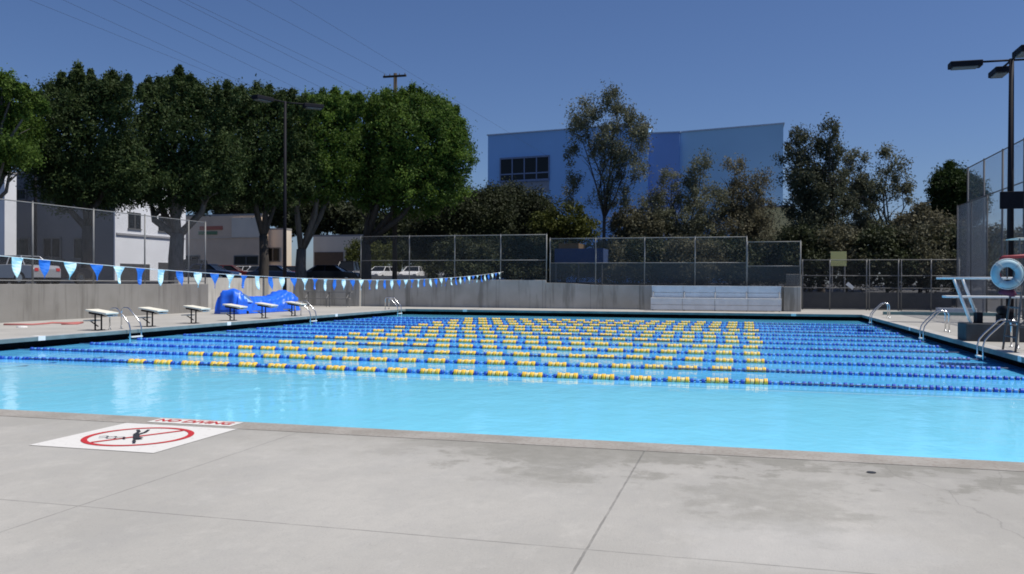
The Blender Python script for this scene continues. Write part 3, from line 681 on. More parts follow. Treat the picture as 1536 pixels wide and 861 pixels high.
# diving stand with a low board reaching over the pool
DY = 27.0; px0 = at_y(1449, 500, 26.6).x
t = thing('diving_stand', 'dark concrete diving stand with a white board over the pool edge', 'diving board', (px0+1, DY, 0))
b = MB(); b.box((px0, 26.6, 0), (px0+3.2, 27.6, .50)); b.build('pedestal', mat('dark_pedestal', (.055, .058, .062), .8, 0, .2, 4, .4), t, bevel=.02)
tip = at_y(1417, 445, DY).x; zb_ = at_y(1417, 445, DY).z
b = MB(); b.box((tip, 26.85, zb_-.03), (tip+4.8, 27.35, zb_+.03)); b.build('board', WHITE, t, bevel=.012)
tp2 = at_y(1413, 417, 26.75).x; zr = at_y(1413, 417, 26.75).z
for yy in (26.72, 27.48):
    b = MB(); b.tube([(tp2, yy, zr), (tp2+4.9, yy, zr)], .03); b.build('handrail', WHITE, t, True)
    b = MB(); o_ = 0 if yy < 27 else 13; a = at_y(1431+o_, 419, yy); c2 = at_y(1457+o_, 486, yy); b.tube([a, c2], .042); b.build('front_strut', WHITE, t, True)
    for ox in (1.5, 2.9): b = MB(); b.tube([(px0+ox, yy, .5), (px0+ox, yy, zr)], .025); b.build('post', STEEL, t)
b = MB(); b.tube([(px0+1.1, 26.78, .86), (px0+1.1, 27.42, .86)], .14, 14); b.build('fulcrum', DARKMETAL, t, True)
for (q0, q1) in (((px0+.95, 26.8, .5), (px0+1.25, 27.4, .74)), ((px0+2.4, 26.9, .5), (px0+2.6, 27.3, zb_-.03)), ((px0+.35, 26.9, .5), (px0+.5, 27.3, .8))): b = MB(); b.box(q0, q1); b.build('bracket', DARKMETAL, t)
for i in range(3):
    b = MB(); b.box((px0+3.25+.25*i, 26.8, .36-.14*i), (px0+3.5+.25*i, 27.4, .40-.14*i)); b.build('step', STEEL, t)
# teal kerb and white box at the right rear
b = MB(); a = at_z(1316, 470, 0); b.box((a.x, 48.2, 0), (13.2, 48.5, .16)); tag(b.build('kerb', mat('teal_tile', (.14, .26, .27), .6)), 'low teal tiled kerb across the deck behind the right ladders', 'kerb')
b = MB(); b.box((10.1, 50.4, 0), (12.0, 51, .33)); tag(b.build('storage_box', WHITE, None, bevel=.02), 'low white storage box on the deck beside the gate fence', 'box')

# ------------------------------------------------------------------ light poles
def light_pole(label, X, Y, zb, zt, dirs, r=.13, panel=None):
    t = thing('light_pole', label, 'light pole', (X, Y, zb), 'sports light poles')
    b = MB(); b.tube([(X, Y, zb), (X, Y, zt)], [r, r*.62], 12); b.build('pole', DARKMETAL, t, True)
    b = MB(); b.box((X-.25, Y-.25, zb), (X+.25, Y+.25, zb+.06)); b.build('base_plate', DARKMETAL, t)
    LENS = mat('lamp_lens', (.16, .16, .16), .4)
    for (dx, dy) in dirs:
        dv = Vector((dx, dy, 0)).normalized(); nv = Vector((-dv.y, dv.x, 0)); pt = Vector((X, Y, zt-.06))
        b = MB(); b.tube([pt, pt+dv*1.15], .045, 8); arm = b.build('arm', DARKMETAL, t, True)
        b = MB(); b.obox(pt+dv*1.75+Vector((0, 0, -.08)), dv*.62, nv*.30, (0, 0, .12)); h_ = b.build('lamp_head', DARKMETAL, t, bevel=.03)
        b = MB(); b.obox(pt+dv*1.78+Vector((0, 0, -.22)), dv*.48, nv*.24, (0, 0, .018)); b.build('lens', LENS, h_)
    if panel:
        b = MB(); b.box((X-.45, Y-.24, panel-.36), (X+.45, Y-.14, panel+.36)); b.build('speaker_box', DARKMETAL, t, bevel=.02)
light_pole('dark light pole with four lamp heads at the right, behind the tall netting', 10.75, 40, 0, 11.0, [(-1, 0), (0, -1), (1, 0), (0, 1)], .15, 5.1)
light_pole('dark light pole with two lamp heads rising in front of the leafy trees', at_y(427, 430, 48.1).x, 48.1, 0, at_y(427, 152, 48.1).z, [(-.35, -1), (1, .9)], .13)
light_pole('black light pole behind the left fence in front of the shaded building front', at_y(53, 400, 46.5).x, 46.5, 1.4, at_y(50, 190, 46.5).z, [(1, -.3), (-1, .3)], .12)

# ------------------------------------------------------------------ trees
def crown_mesh(name, blobs, n, size, parent, m_, seed, elong=1.0, clump=.55, core=0., per=38):
    """blobs: (centre, rx, ry, rz, weight). Leaves are folded quads spread over clumps near the blob surface."""
    rs = np.random.RandomState(seed); off = np.array(wl(parent))
    wts = np.array([bb[4] for bb in blobs], float); wts /= wts.sum()
    P = []; T = []; Q = []
    for bb, wt in zip(blobs, wts):
        c0 = np.array(bb[0]); rad = np.array(bb[1:4]); nl = int(n*wt); nc = max(5, nl//per)
        d_ = rs.normal(size=(nc, 3)); d_ /= np.linalg.norm(d_, axis=1)[:, None]
        rr = rs.uniform(.35, 1.0, nc)**.45; cen = c0+d_*rad*rr[:, None]
        cs = min(clump, float(rad.min())*.9)*rs.uniform(.55, 1.4, nc); tone = rs.rand(nc)
        idx = rs.randint(0, nc, nl)
        o_ = rs.normal(size=(nl, 3))*.42; o_[:, 2] *= elong
        P.append(cen[idx]+o_*cs[idx][:, None]); T.append(tone[idx]**1.5*.75+rs.rand(nl)*.25); Q.append(np.ones(nl))
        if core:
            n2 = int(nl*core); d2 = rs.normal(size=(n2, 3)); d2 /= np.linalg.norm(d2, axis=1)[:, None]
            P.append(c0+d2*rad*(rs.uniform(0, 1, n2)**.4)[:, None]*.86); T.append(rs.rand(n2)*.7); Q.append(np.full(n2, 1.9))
    P = np.concatenate(P); T = np.concatenate(T); Q = np.concatenate(Q); N_ = len(P)
    u = rs.normal(size=(N_, 3)); u /= np.linalg.norm(u, axis=1)[:, None]
    v = rs.normal(size=(N_, 3)); v -= u*(u*v).sum(1)[:, None]; v /= np.linalg.norm(v, axis=1)[:, None]
    s = (size*rs.uniform(.6, 1.3, N_)*Q)[:, None]
    V = np.empty((N_, 4, 3)); V[:, 0] = P-u*s; V[:, 1] = P+v*s*.45; V[:, 2] = P+u*s; V[:, 3] = P-v*s*.45
    V = V.reshape(-1, 3)-off
    me = bpy.data.meshes.new(name); me.vertices.add(N_*4); me.vertices.foreach_set('co', V.astype(np.float32).ravel())
    me.loops.add(N_*4); me.loops.foreach_set('vertex_index', np.arange(N_*4, dtype=np.int32))
    me.polygons.add(N_); me.polygons.foreach_set('loop_start', np.arange(0, N_*4, 4, dtype=np.int32))
    me.update(calc_edges=True)
    at = me.attributes.new('tone', 'FLOAT', 'FACE'); at.data.foreach_set('value', T.astype(np.float32))
    me.materials.append(m_); o = bpy.data.objects.new(name, me); COL.objects.link(o); o.parent = parent; return o
def trunk_mesh(parent, base, fork, tips, r, m_, rs):
    b = MB(); base = Vector(base); fork = Vector(fork)
    mid = (base+fork)/2+Vector((rs.uniform(-.15, .15), rs.uniform(-.15, .15), 0))
    b.tube([base-Vector((0, 0, .3)), base+Vector((0, 0, .25)), mid, fork], [r*1.5, r*1.1, r*.95, r*.85], 10)
    for tp in tips:
        tp = Vector(tp); L = (tp-fork).length
        m1 = fork.lerp(tp, .35)+Vector((rs.uniform(-.08, .08)*L, rs.uniform(-.08, .08)*L, -.04*L)); m2 = fork.lerp(tp, .7)+Vector((rs.uniform(-.06, .06)*L, rs.uniform(-.06, .06)*L, 0))
        rb = r*.55; b.tube([fork-Vector((0, 0, .2)), m1, m2, tp], [rb, rb*.75, rb*.5, rb*.2], 7)
        for q in range(2):
            s0 = m1.lerp(m2, rs.uniform(.1, .9)); e0 = s0+Vector((rs.uniform(-1, 1), rs.uniform(-1, 1), rs.uniform(.3, 1)))*L*.3
            b.tube([s0, s0.lerp(e0, .5)+Vector((0, 0, .05*L)), e0], [rb*.4, rb*.3, rb*.1], 5)
    return b.build('trunk', m_, parent, True)
FIC = leaf_material('ficus_leaf', (.036, .076, .014), (.175, .275, .045), .38)
FICD = leaf_material('dark_ficus_leaf', (.026, .050, .014), (.100, .140, .045), .28)
EUC = leaf_material('gum_leaf', (.100, .112, .070), (.235, .24, .155), .30)
EUCB = leaf_material('brown_gum_leaf', (.110, .105, .066), (.24, .22, .14), .30)
OAK = leaf_material('dark_leaf', (.028, .036, .018), (.065, .078, .030), .2)
PINE = leaf_material('pine_leaf', (.020, .040, .010), (.060, .095, .020), .25)
BRUSH = leaf_material('brush_leaf', (.080, .080, .050), (.185, .175, .105), .25)
YGR = leaf_material('yellow_green_leaf', (.05, .065, .012), (.12, .13, .03), .25)
TN = [0]
def tree(name, label, D, ell, base_px, n, size, leaf, bark=DBARK, r=.3, group=None, clump=.55, fork=None, depth=1.0, elong=1.0, cat='tree', tips=True, core=None):
    if core is None: core = .35 if name in ('ficus_tree', 'oak_tree', 'pine_tree', 'far_tree') else (.12 if name == 'shrub' else 0)
    """ell: ellipses (px x, px y, px rx, px ry, depth shift m, weight)"""
    TN[0] += 1; rs = random.Random(TN[0]*13)
    b0 = at_y(base_px, 410, D); bz = gz(b0.x, D); k = D/F_PX*1.03
    t = thing(name, label, cat, (b0.x, D, bz), group)
    blobs = []
    for (ex, ey, rx, ry, dd, wt) in ell:
        c0 = at_y(ex, ey, D+dd); kk = (D+dd)/F_PX
        blobs.append(((c0.x, D+dd, c0.z), rx*kk, rx*kk*depth, ry*kk, wt*rx*ry))
    fk = Vector((b0.x, D, bz+(fork if fork else 3)))
    trunk_mesh(t, (b0.x, D, bz), fk, [bb[0] for bb, q in zip(blobs, ell) if q[2] > 9][:9] if tips else [], r, bark, rs)
    crown_mesh('crown', blobs, n, size, t, leaf, TN[0]*7+1, elong, clump, core, 95 if name == 'gum_tree' else (80 if name == 'ficus_tree' else 45))
    return t
G1 = 'leafy ficus trees in a row behind the left fence'
def spikes(lst, w_=6.5, h=17):   # upright shoots breaking the top outline
    rs = random.Random(len(lst)*17+int(lst[0][0])); o = []
    for x_, y_ in lst:
        o.append((x_, y_+5, w_, h, 0, 5))
        for q in range(4): o.append((x_+rs.uniform(-22, 22), y_+rs.uniform(8, 22), rs.uniform(4.5, 6.5), rs.uniform(11, 16), rs.uniform(-1.5, 1.5), 4.5))
    return o
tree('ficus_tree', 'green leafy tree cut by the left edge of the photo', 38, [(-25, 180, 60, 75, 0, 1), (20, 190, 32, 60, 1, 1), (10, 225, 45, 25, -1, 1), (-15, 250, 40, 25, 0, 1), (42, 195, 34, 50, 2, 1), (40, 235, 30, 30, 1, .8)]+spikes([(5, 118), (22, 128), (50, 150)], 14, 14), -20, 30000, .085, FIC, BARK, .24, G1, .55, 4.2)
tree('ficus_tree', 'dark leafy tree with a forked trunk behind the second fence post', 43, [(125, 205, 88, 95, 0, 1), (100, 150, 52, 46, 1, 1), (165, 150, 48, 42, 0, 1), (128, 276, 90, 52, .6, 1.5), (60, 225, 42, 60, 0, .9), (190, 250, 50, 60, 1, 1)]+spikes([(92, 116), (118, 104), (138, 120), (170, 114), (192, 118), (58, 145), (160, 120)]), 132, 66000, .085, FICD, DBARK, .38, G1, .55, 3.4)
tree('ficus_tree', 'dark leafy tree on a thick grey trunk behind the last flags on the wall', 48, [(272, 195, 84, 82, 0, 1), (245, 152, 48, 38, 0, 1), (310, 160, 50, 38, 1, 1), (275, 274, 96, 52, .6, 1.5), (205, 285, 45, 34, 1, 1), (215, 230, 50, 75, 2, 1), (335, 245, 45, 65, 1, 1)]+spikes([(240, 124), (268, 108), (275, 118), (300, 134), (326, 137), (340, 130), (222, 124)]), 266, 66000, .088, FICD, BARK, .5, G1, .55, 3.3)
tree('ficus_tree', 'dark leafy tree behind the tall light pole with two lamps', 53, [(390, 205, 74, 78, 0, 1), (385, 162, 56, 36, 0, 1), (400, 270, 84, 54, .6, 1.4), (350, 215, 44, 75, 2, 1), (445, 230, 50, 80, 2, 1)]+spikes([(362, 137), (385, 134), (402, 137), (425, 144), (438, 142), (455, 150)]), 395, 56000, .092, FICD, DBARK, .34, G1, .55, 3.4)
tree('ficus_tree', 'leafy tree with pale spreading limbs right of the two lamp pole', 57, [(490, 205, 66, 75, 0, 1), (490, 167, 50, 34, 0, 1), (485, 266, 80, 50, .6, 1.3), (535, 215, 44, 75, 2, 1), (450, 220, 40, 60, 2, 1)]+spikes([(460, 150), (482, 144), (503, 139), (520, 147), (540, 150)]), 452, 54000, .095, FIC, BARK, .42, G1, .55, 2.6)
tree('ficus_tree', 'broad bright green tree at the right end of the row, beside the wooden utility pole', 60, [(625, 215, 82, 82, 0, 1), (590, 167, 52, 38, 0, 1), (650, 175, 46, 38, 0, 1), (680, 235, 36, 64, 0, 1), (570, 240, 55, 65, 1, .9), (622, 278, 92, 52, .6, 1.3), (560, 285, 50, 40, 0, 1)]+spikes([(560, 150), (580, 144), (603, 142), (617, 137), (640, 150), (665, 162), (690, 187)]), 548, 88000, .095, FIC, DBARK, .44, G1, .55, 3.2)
G3 = 'far trees beyond the parking lot'
tree('far_tree', 'dim tree mass beyond the shop roof, left of the lamp pole', 112, [(400, 315, 50, 30, 0, 1), (350, 305, 40, 26, 0, 1), (440, 325, 34, 30, 0, 1)], 400, 9000, .28, OAK, DBARK, .3, G3, 1.0, 4)
tree('far_tree', 'dim tree mass seen between the limbs above the pale building', 116, [(490, 320, 46, 36, 0, 1), (530, 330, 40, 34, 0, 1), (460, 330, 34, 26, 0, 1)], 490, 9000, .28, OAK, DBARK, .3, G3, 1.0, 4)
tree('far_tree', 'dim tree mass behind the utility pole and the white cars', 110, [(590, 345, 50, 34, 0, 1), (640, 350, 44, 34, 0, 1), (610, 372, 60, 20, 0, 1), (560, 360, 34, 28, 0, 1)], 600, 12000, .26, OAK, DBARK, .3, G3, 1.0, 3)
tree('far_tree', 'dim tree mass seen over the shaded building between the left trees', 100, [(180, 275, 60, 30, 0, 1), (230, 285, 50, 26, 0, 1), (100, 270, 60, 26, 0, 1), (300, 300, 50, 22, 0, 1)], 200, 12000, .26, OAK, DBARK, .3, G3, 1.0, 5)
# darker bushy trees between the row and the blue building
tree('oak_tree', 'very dark bushy tree under the right side of the bright green tree', 72, [(690, 330, 55, 55, 0, 1), (650, 350, 45, 45, 0, 1), (735, 320, 40, 45, 2, 1), (700, 375, 60, 30, 0, .7)], 690, 40000, .11, OAK, DBARK, .3, None, .7, 2)
tree('oak_tree', 'dark olive tree in front of the blue building below its window', 84, [(765, 315, 42, 42, 0, 1), (800, 325, 36, 40, 0, 1), (745, 350, 45, 35, 0, 1), (790, 365, 50, 26, 0, .8)], 770, 38000, .12, OAK, DBARK, .3, None, .8, 2)
tree('olive_tree', 'yellowish green shrub tree left of the tall gum tree foot', 78, [(850, 335, 34, 32, 0, 1), (822, 345, 26, 30, 0, 1), (875, 350, 26, 24, 0, 1)], 845, 10000, .15, YGR, DBARK, .2, None, .6, 1.4)
tree('gum_tree', 'tall airy gum tree in front of the blue building', 70, [(878, 170, 24, 20, 0, 1.1), (868, 195, 20, 18, 0, 1), (922, 152, 20, 18, 0, 1.3), (930, 175, 20, 18, 0, 1), (956, 190, 18, 24, 0, 1.1), (905, 205, 28, 20, 0, 1), (945, 225, 26, 22, 0, 1.1), (905, 232, 22, 18, 0, .8), (918, 258, 16, 26, 0, .9), (950, 255, 20, 14, 0, .8), (856, 235, 10, 20, 0, .8), (862, 268, 12, 22, 0, .7), (925, 292, 20, 20, 0, 1), (896, 300, 14, 14, 0, .5), (850, 290, 10, 18, 1, .6)],
     906, 23000, .10, EUC, DBARK, .15, None, .62, 5.5, 1.1, 1.25)
G2 = 'gum trees behind the far fence'
tree('gum_tree', 'brownish grey gum tree right of the tall airy one', 74, [(1052, 245, 14, 14, 0, 1), (1045, 268, 20, 16, 0, 1), (1008, 270, 18, 12, 0, .9), (1000, 295, 26, 18, 0, 1), (1060, 300, 34, 20, 0, 1), (975, 322, 30, 26, 0, 1.1), (1025, 330, 46, 24, 0, 1.2), (990, 352, 44, 20, 0, 1.2), (1050, 352, 36, 20, 0, 1.2)], 1020, 28000, .10, EUC, DBARK, .2, G2, .6, 2.5, 1.1, 1.2)
tree('gum_tree', 'rusty brown gum tree before the right part of the blue building', 76, [(1102, 250, 16, 11, 0, .9), (1112, 270, 16, 12, 0, .9), (1142, 272, 16, 12, 0, .9), (1130, 292, 22, 16, 0, 1), (1095, 305, 26, 22, 0, 1.1), (1140, 315, 20, 20, 0, .9), (1095, 340, 44, 24, 0, 1.2), (1145, 350, 28, 22, 0, 1.1)], 1110, 22000, .10, EUCB, DBARK, .18, G2, .6, 2.5, 1.1, 1.2)
tree('gum_tree', 'tall dark gum tree at the right corner of the blue building', 68, [(1197, 200, 14, 12, 0, 1), (1190, 225, 16, 14, 0, 1), (1216, 218, 16, 14, 0, 1), (1245, 196, 12, 12, 0, 1.1), (1246, 225, 14, 20, 0, 1.2), (1210, 250, 22, 18, 0, 1.1), (1190, 268, 22, 16, 0, 1), (1218, 278, 28, 22, 0, 1.2), (1250, 270, 18, 26, 0, 1.1), (1240, 305, 34, 28, 0, 1.4), (1200, 310, 24, 20, 0, 1), (1228, 345, 44, 28, 0, 1.4), (1168, 240, 8, 6, 0, .6)], 1232, 40000, .10, leaf_material('dark_gum_leaf', (.050, .060, .036), (.140, .148, .09), .25), DBARK, .28, G2, .5, 2.6, 1.1, 1.25)
tree('gum_tree', 'leaning grey gum tree with open gaps on its right side', 72, [(1284, 240, 14, 14, 0, 1), (1282, 265, 18, 16, 0, 1.1), (1305, 280, 20, 16, 0, 1), (1334, 235, 10, 14, 0, .9), (1352, 246, 9, 9, 0, .8), (1328, 262, 12, 12, 0, .9), (1352, 275, 14, 14, 0, 1), (1325, 288, 22, 10, 0, 1), (1360, 295, 9, 14, 0, .8), (1290, 320, 24, 26, 0, 1.2), (1310, 350, 34, 20, 0, 1.2), (1280, 295, 20, 18, 0, 1)], 1345, 21000, .10, EUC, DBARK, .16, G2, .5, 2.0, 1.1, 1.2)
tree('gum_tree', 'reddish brown scrubby tree below the leaning gum', 66, [(1378, 318, 10, 12, 0, .9), (1392, 335, 20, 14, 0, 1), (1362, 345, 24, 20, 0, 1), (1395, 358, 34, 18, 0, 1.1), (1425, 352, 22, 20, 0, 1), (1350, 365, 30, 16, 0, 1)], 1380, 20000, .12, EUCB, DBARK, .14, G2, .5, 1.6)
tree('pine_tree', 'rounded dark green tree beside the tall netting fence', 75, [(1432, 285, 34, 26, 0, 1), (1425, 266, 22, 14, 0, 1), (1450, 300, 26, 34, 0, 1), (1428, 318, 34, 26, 0, 1), (1424, 250, 5, 8, 0, 2)], 1432, 38000, .095, PINE, DBARK, .22, None, .5, 2.4)
# brush along the back of the far fence
hz = [(560, 88, 'green'), (640, 82, 'dark'), (700, 66, 'dark'), (930, 70, 'brown'), (985, 66, 'dark'), (1045, 64, 'brown'), (1105, 66, 'dark'), (1165, 70, 'brown'), (1215, 64, 'dark'), (1270, 64, 'brown'), (1330, 63, 'dark'), (1390, 64, 'brown'), (1440, 65, 'dark'), (1500, 70, 'brown'), (760, 72, 'dark'), (865, 74, 'green'), (790, 70, 'dark'), (820, 72, 'dark'), (955, 72, 'brown')]
wh = {560: 'between the two ficus trunks', 640: 'right of the utility pole', 700: 'below the dark bushy tree', 930: 'at the foot of the tall airy gum', 985: 'right of the tall airy gum foot', 1045: 'behind the middle of the bleacher', 1105: 'behind the right half of the bleacher',
      1165: 'behind the shorter fence bay', 1215: 'behind the first gate post', 1270: 'behind the tilted diamond sign', 1330: 'behind the middle of the gate fence', 1390: 'left of the grey shade cloth', 1440: 'at the foot of the rounded dark tree', 1500: 'seen through the tall netting', 760: 'left of the fence step', 865: 'before the blue awning', 790: 'behind the third far bay, below the blue building window', 820: 'behind the fence step', 955: 'filling the gap right of the tall airy gum'}
for (x_, D, kd) in hz:
    mt = {'green': YGR, 'dark': OAK, 'brown': BRUSH}[kd]
    yy = 372 if x_ > 1180 else 388
    e_ = [(x_-16, yy-6, 34, 26, 0, 1), (x_+18, yy, 32, 26, 1, 1), (x_, yy+20, 42, 18, -1, .9)]
    if x_ > 1180: e_.append((x_, yy+38, 38, 22, 0, .8))
    if x_ == 955: e_ = [(x_-15, 335, 30, 26, 0, 1), (x_+12, 345, 30, 26, 0, 1), (x_, 372, 42, 20, 0, 1)]
    if x_ in (865, 760): e_ = [(x_, 394, 30, 14, 0, 1), (x_+10, 402, 30, 12, 0, 1)]
    tree('shrub', '%s shrub %s' % ({'green': 'yellow green', 'dark': 'dark', 'brown': 'dry brown'}[kd], wh[x_]), D, e_, x_, 10000, .115, mt, DBARK, .07, 'shrubs behind the far fences', .55, .8, cat='shrub')

# ------------------------------------------------------------------ buildings
def px_box(x0, x1, ytop, D, depth, zb=None, D1=None, sheer=False):
    """four plan corners and the top height of a block whose front runs from px x0 at distance D to px x1 at D1"""
    D1 = D1 or D; a = at_y(x0, ytop, D); c = at_y(x1, ytop, D1); n_ = Vector((-(c.y-a.y), c.x-a.x, 0)).normalized()*depth if not sheer else Vector((0, depth, 0))
    return (a.x, a.y), (c.x, c.y), (c.x+n_.x, c.y+n_.y), (a.x+n_.x, a.y+n_.y), a.z
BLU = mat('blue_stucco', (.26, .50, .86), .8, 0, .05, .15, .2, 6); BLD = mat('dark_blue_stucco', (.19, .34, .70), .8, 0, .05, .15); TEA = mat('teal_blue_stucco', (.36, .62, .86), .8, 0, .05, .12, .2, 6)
CAP = mat('pale_parapet_cap', (.45, .55, .68), .6)
t = thing('blue_building', 'large blue block of a building with a wide window, behind the gum trees', 'building', at_y(950, 424, 120))
def seg_block(x0, x1, yt, D, D1, m_, dep=30):
    q = px_box(x0, x1, yt, D, dep, D1=D1, sheer=True); b = MB(); b.prism(q[:4], 0, q[4]); b.build('wall', m_, t)
    b = MB(); cx = sum(p[0] for p in q[:4])/4; cy = sum(p[1] for p in q[:4])/4
    b.prism([(p[0]+(.15 if p[0] > cx else -.15), p[1]+(.15 if p[1] > cy else -.15)) for p in q[:4]], q[4]+.002, q[4]+.16); b.build('parapet_cap', CAP, t)
    return q
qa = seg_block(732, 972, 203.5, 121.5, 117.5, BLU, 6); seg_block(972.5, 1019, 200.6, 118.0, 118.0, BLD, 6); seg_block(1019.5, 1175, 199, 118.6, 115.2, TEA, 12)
# window strip in the left part
a = Vector((qa[0][0], qa[0][1], 0)); c2 = Vector((qa[1][0], qa[1][1], 0)); dv = (c2-a).normalized(); nv = Vector((dv.y, -dv.x, 0))
def fpt(px, py):   # point on the facade seen at a pixel
    d_ = ray(px, py); o_ = Vector((0, 0, EYE)); tt = (a-o_).dot(nv)/d_.dot(nv); return o_+d_*tt
w0, w1 = fpt(751, 273), fpt(824, 234)
b = MB(); mid = (w0+w1)/2; hl = (Vector((w1.x, w1.y, 0))-Vector((w0.x, w0.y, 0))).length/2; hh = (w1.z-w0.z)/2
b.obox(mid+nv*.04, dv*hl, nv*.06, (0, 0, hh)); wf = b.build('window', GLASS, t)
b = MB(); FR = mat('blue_mullion', (.16, .22, .36), .6)
for k in range(5): b.obox(mid+dv*hl*(-1+.5*k)+nv*.14, dv*.08, nv*.05, (0, 0, hh+.1))
b.obox(mid+nv*.15+Vector((0, 0, hh)), dv*hl, nv*.05, (0, 0, .12)); b.obox(mid+nv*.15+Vector((0, 0, -hh)), dv*hl, nv*.12, (0, 0, .16)); b.obox(mid+nv*.15+Vector((0, 0, -hh*.38)), dv*hl, nv*.05, (0, 0, .09))
b.build('frame', FR, wf)
b = MB(); lw0 = fpt(751, 279); b.obox(Vector((mid.x, mid.y, w0.z-1.0))+nv*.05, dv*hl, nv*.04, (0, 0, .8)); b.build('spandrel', mat('grey_panel', (.22, .26, .33), .7), t)

def facade_building(name, label, x0, x1, yt, D, dep, m_, wins, zb=1.2, trims=(), D1=None):
    q = px_box(x0, x1, yt, D, dep, D1=D1); t = thing(name, label, 'building', (q[0][0], q[0][1], zb))
    b = MB(); b.prism(q[:4], zb-.3, q[4]); b.build('wall', m_, t)
    a = Vector((q[0][0], q[0][1], 0)); c = Vector((q[1][0], q[1][1], 0)); dv = (c-a).normalized(); nv = Vector((dv.y, -dv.x, 0))
    b = MB(); cx = (q[0][0]+q[2][0])/2; cy = (q[0][1]+q[2][1])/2
    b.prism([(cx+(p[0]-cx)*1.02, cy+(p[1]-cy)*1.02) for p in q[:4]], q[4]+.002, q[4]+.2); b.build('roof', mat('flat_roof_edge', (.28, .27, .26), .8), t)
    def f(px, py):
        d_ = ray(px, py); o_ = Vector((0, 0, EYE)); return o_+d_*((a-o_).dot(nv)/d_.dot(nv))
    for (wx0, wy0, wx1, wy1, mt, nm) in list(wins)+list(trims):
        p0, p1 = f(wx0, wy1), f(wx1, wy0); mid = (p0+p1)/2; hl = abs((p1-p0).dot(dv))/2; hh = abs(p1.z-p0.z)/2
        b = MB(); b.obox(mid+nv*(.02 if nm == 'window' else .04), dv*hl, nv*.05, (0, 0, hh)); o = b.build(nm, mt, t)
        if nm == 'window':
            b = MB()
            for s in (-1, 0, 1): b.obox(mid+dv*hl*s+nv*.09, dv*.06, nv*.04, (0, 0, hh+.05))
            for s in (-1, 1): b.obox(mid+nv*.095+Vector((0, 0, hh*s)), dv*hl, nv*.04, (0, 0, .06))
            b.build('frame', mat('window_frame', (.12, .12, .12), .5), o)
    return t
SHADEDB = mat('shaded_white_stucco', (.15, .155, .165), .85, 0, .08, .4, .3, 8); WHB = mat('white_stucco', (.72, .74, .78), .8, 0, .05, .5, .2, 8)  # first colour puts tree shade into the front of a white building
TAN = mat('tan_stucco', (.72, .54, .38), .85, 0, .08, .4, .3, 8); PTAN = mat('pale_tan_stucco', (.74, .64, .51), .85, 0, .08, .4)
tb = facade_building('shaded_front_building', 'large white building behind the left fence, front coloured shade grey, end wall sunlit', 8, 171, 262, 62, 9.6, SHADEDB, [(13, 284, 40, 300, GLASS, 'window'), (15, 357, 45, 388, GLASS, 'window'), (66, 357, 92, 388, GLASS, 'window'), (62, 284, 90, 300, GLASS, 'window'), (112, 357, 138, 388, GLASS, 'window'), (110, 284, 138, 300, GLASS, 'window')])
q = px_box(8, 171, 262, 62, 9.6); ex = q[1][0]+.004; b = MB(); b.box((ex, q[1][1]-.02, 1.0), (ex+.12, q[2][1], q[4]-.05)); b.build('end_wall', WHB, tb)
for (yy0, yy1, z0, z1, nm, mt) in [(63.6, 65.2, 6.2, 7.6, 'window', GLASS), (67.6, 69.2, 6.2, 7.6, 'window', GLASS), (62.6, 66.4, 1.1, 3.1, 'garage_door', mat('dark_opening', (.04, .04, .045), .8)), (67.6, 70.6, 1.1, 3.3, 'garage_door', mat('dark_opening', (.04, .04, .045), .8))]:
    b = MB(); b.box((ex+.121, yy0, z0), (ex+.16, yy1, z1)); o = b.build(nm, mt, tb)
    if nm == 'window':
        b = MB(); b.box((ex+.161, (yy0+yy1)/2-.05, z0), (ex+.19, (yy0+yy1)/2+.05, z1)); b.box((ex+.121, yy0-.08, z0-.1), (ex+.22, yy1+.08, z0-.003)); b.build('frame', mat('window_frame', (.12, .12, .12), .5), o)
b = MB(); b.box((ex+.122, 62.1, 5.55), (ex+.24, 71.4, 5.72)); b.build('ledge', mat('grey_band', (.3, .3, .32), .7), tb)
facade_building('white_building', 'narrow white building at the left edge of the photo', -60, 7, 262, 58, 1.2, WHB, [(-30, 290, -10, 310, GLASS, 'window'), (-30, 340, -10, 365, GLASS, 'window')])
facade_building('tan_building', 'low tan shop building with orange and green sign bands behind the parked cars', 266, 392, 325, 92, 1.5, TAN, [(276, 384, 300, 396, GLASS, 'window'), (352, 384, 388, 397, GLASS, 'window')],
    trims=[(300, 339, 334, 345, mat('faded_orange', (.50, .16, .10), .7), 'sign_band'), (298, 347, 326, 352, mat('faded_green', (.14, .24, .12), .7), 'sign_band'), (270, 356, 390, 358, PTAN, 'ledge'), (348, 326, 391, 356, PTAN, 'parapet_panel')])
facade_building('tan_building', 'lower tan building joined to the right of the shop', 393, 428, 345, 94, 1.5, PTAN, [(400, 372, 420, 392, GLASS, 'window')])
facade_building('tan_building', 'pale building with brown doors seen between the spreading limbs', 470, 545, 355, 96, 1.5, PTAN, [(520, 374, 536, 392, GLASS, 'window')], trims=[(472, 378, 515, 404, mat('brown_door', (.12, .075, .045), .7), 'garage_door')])
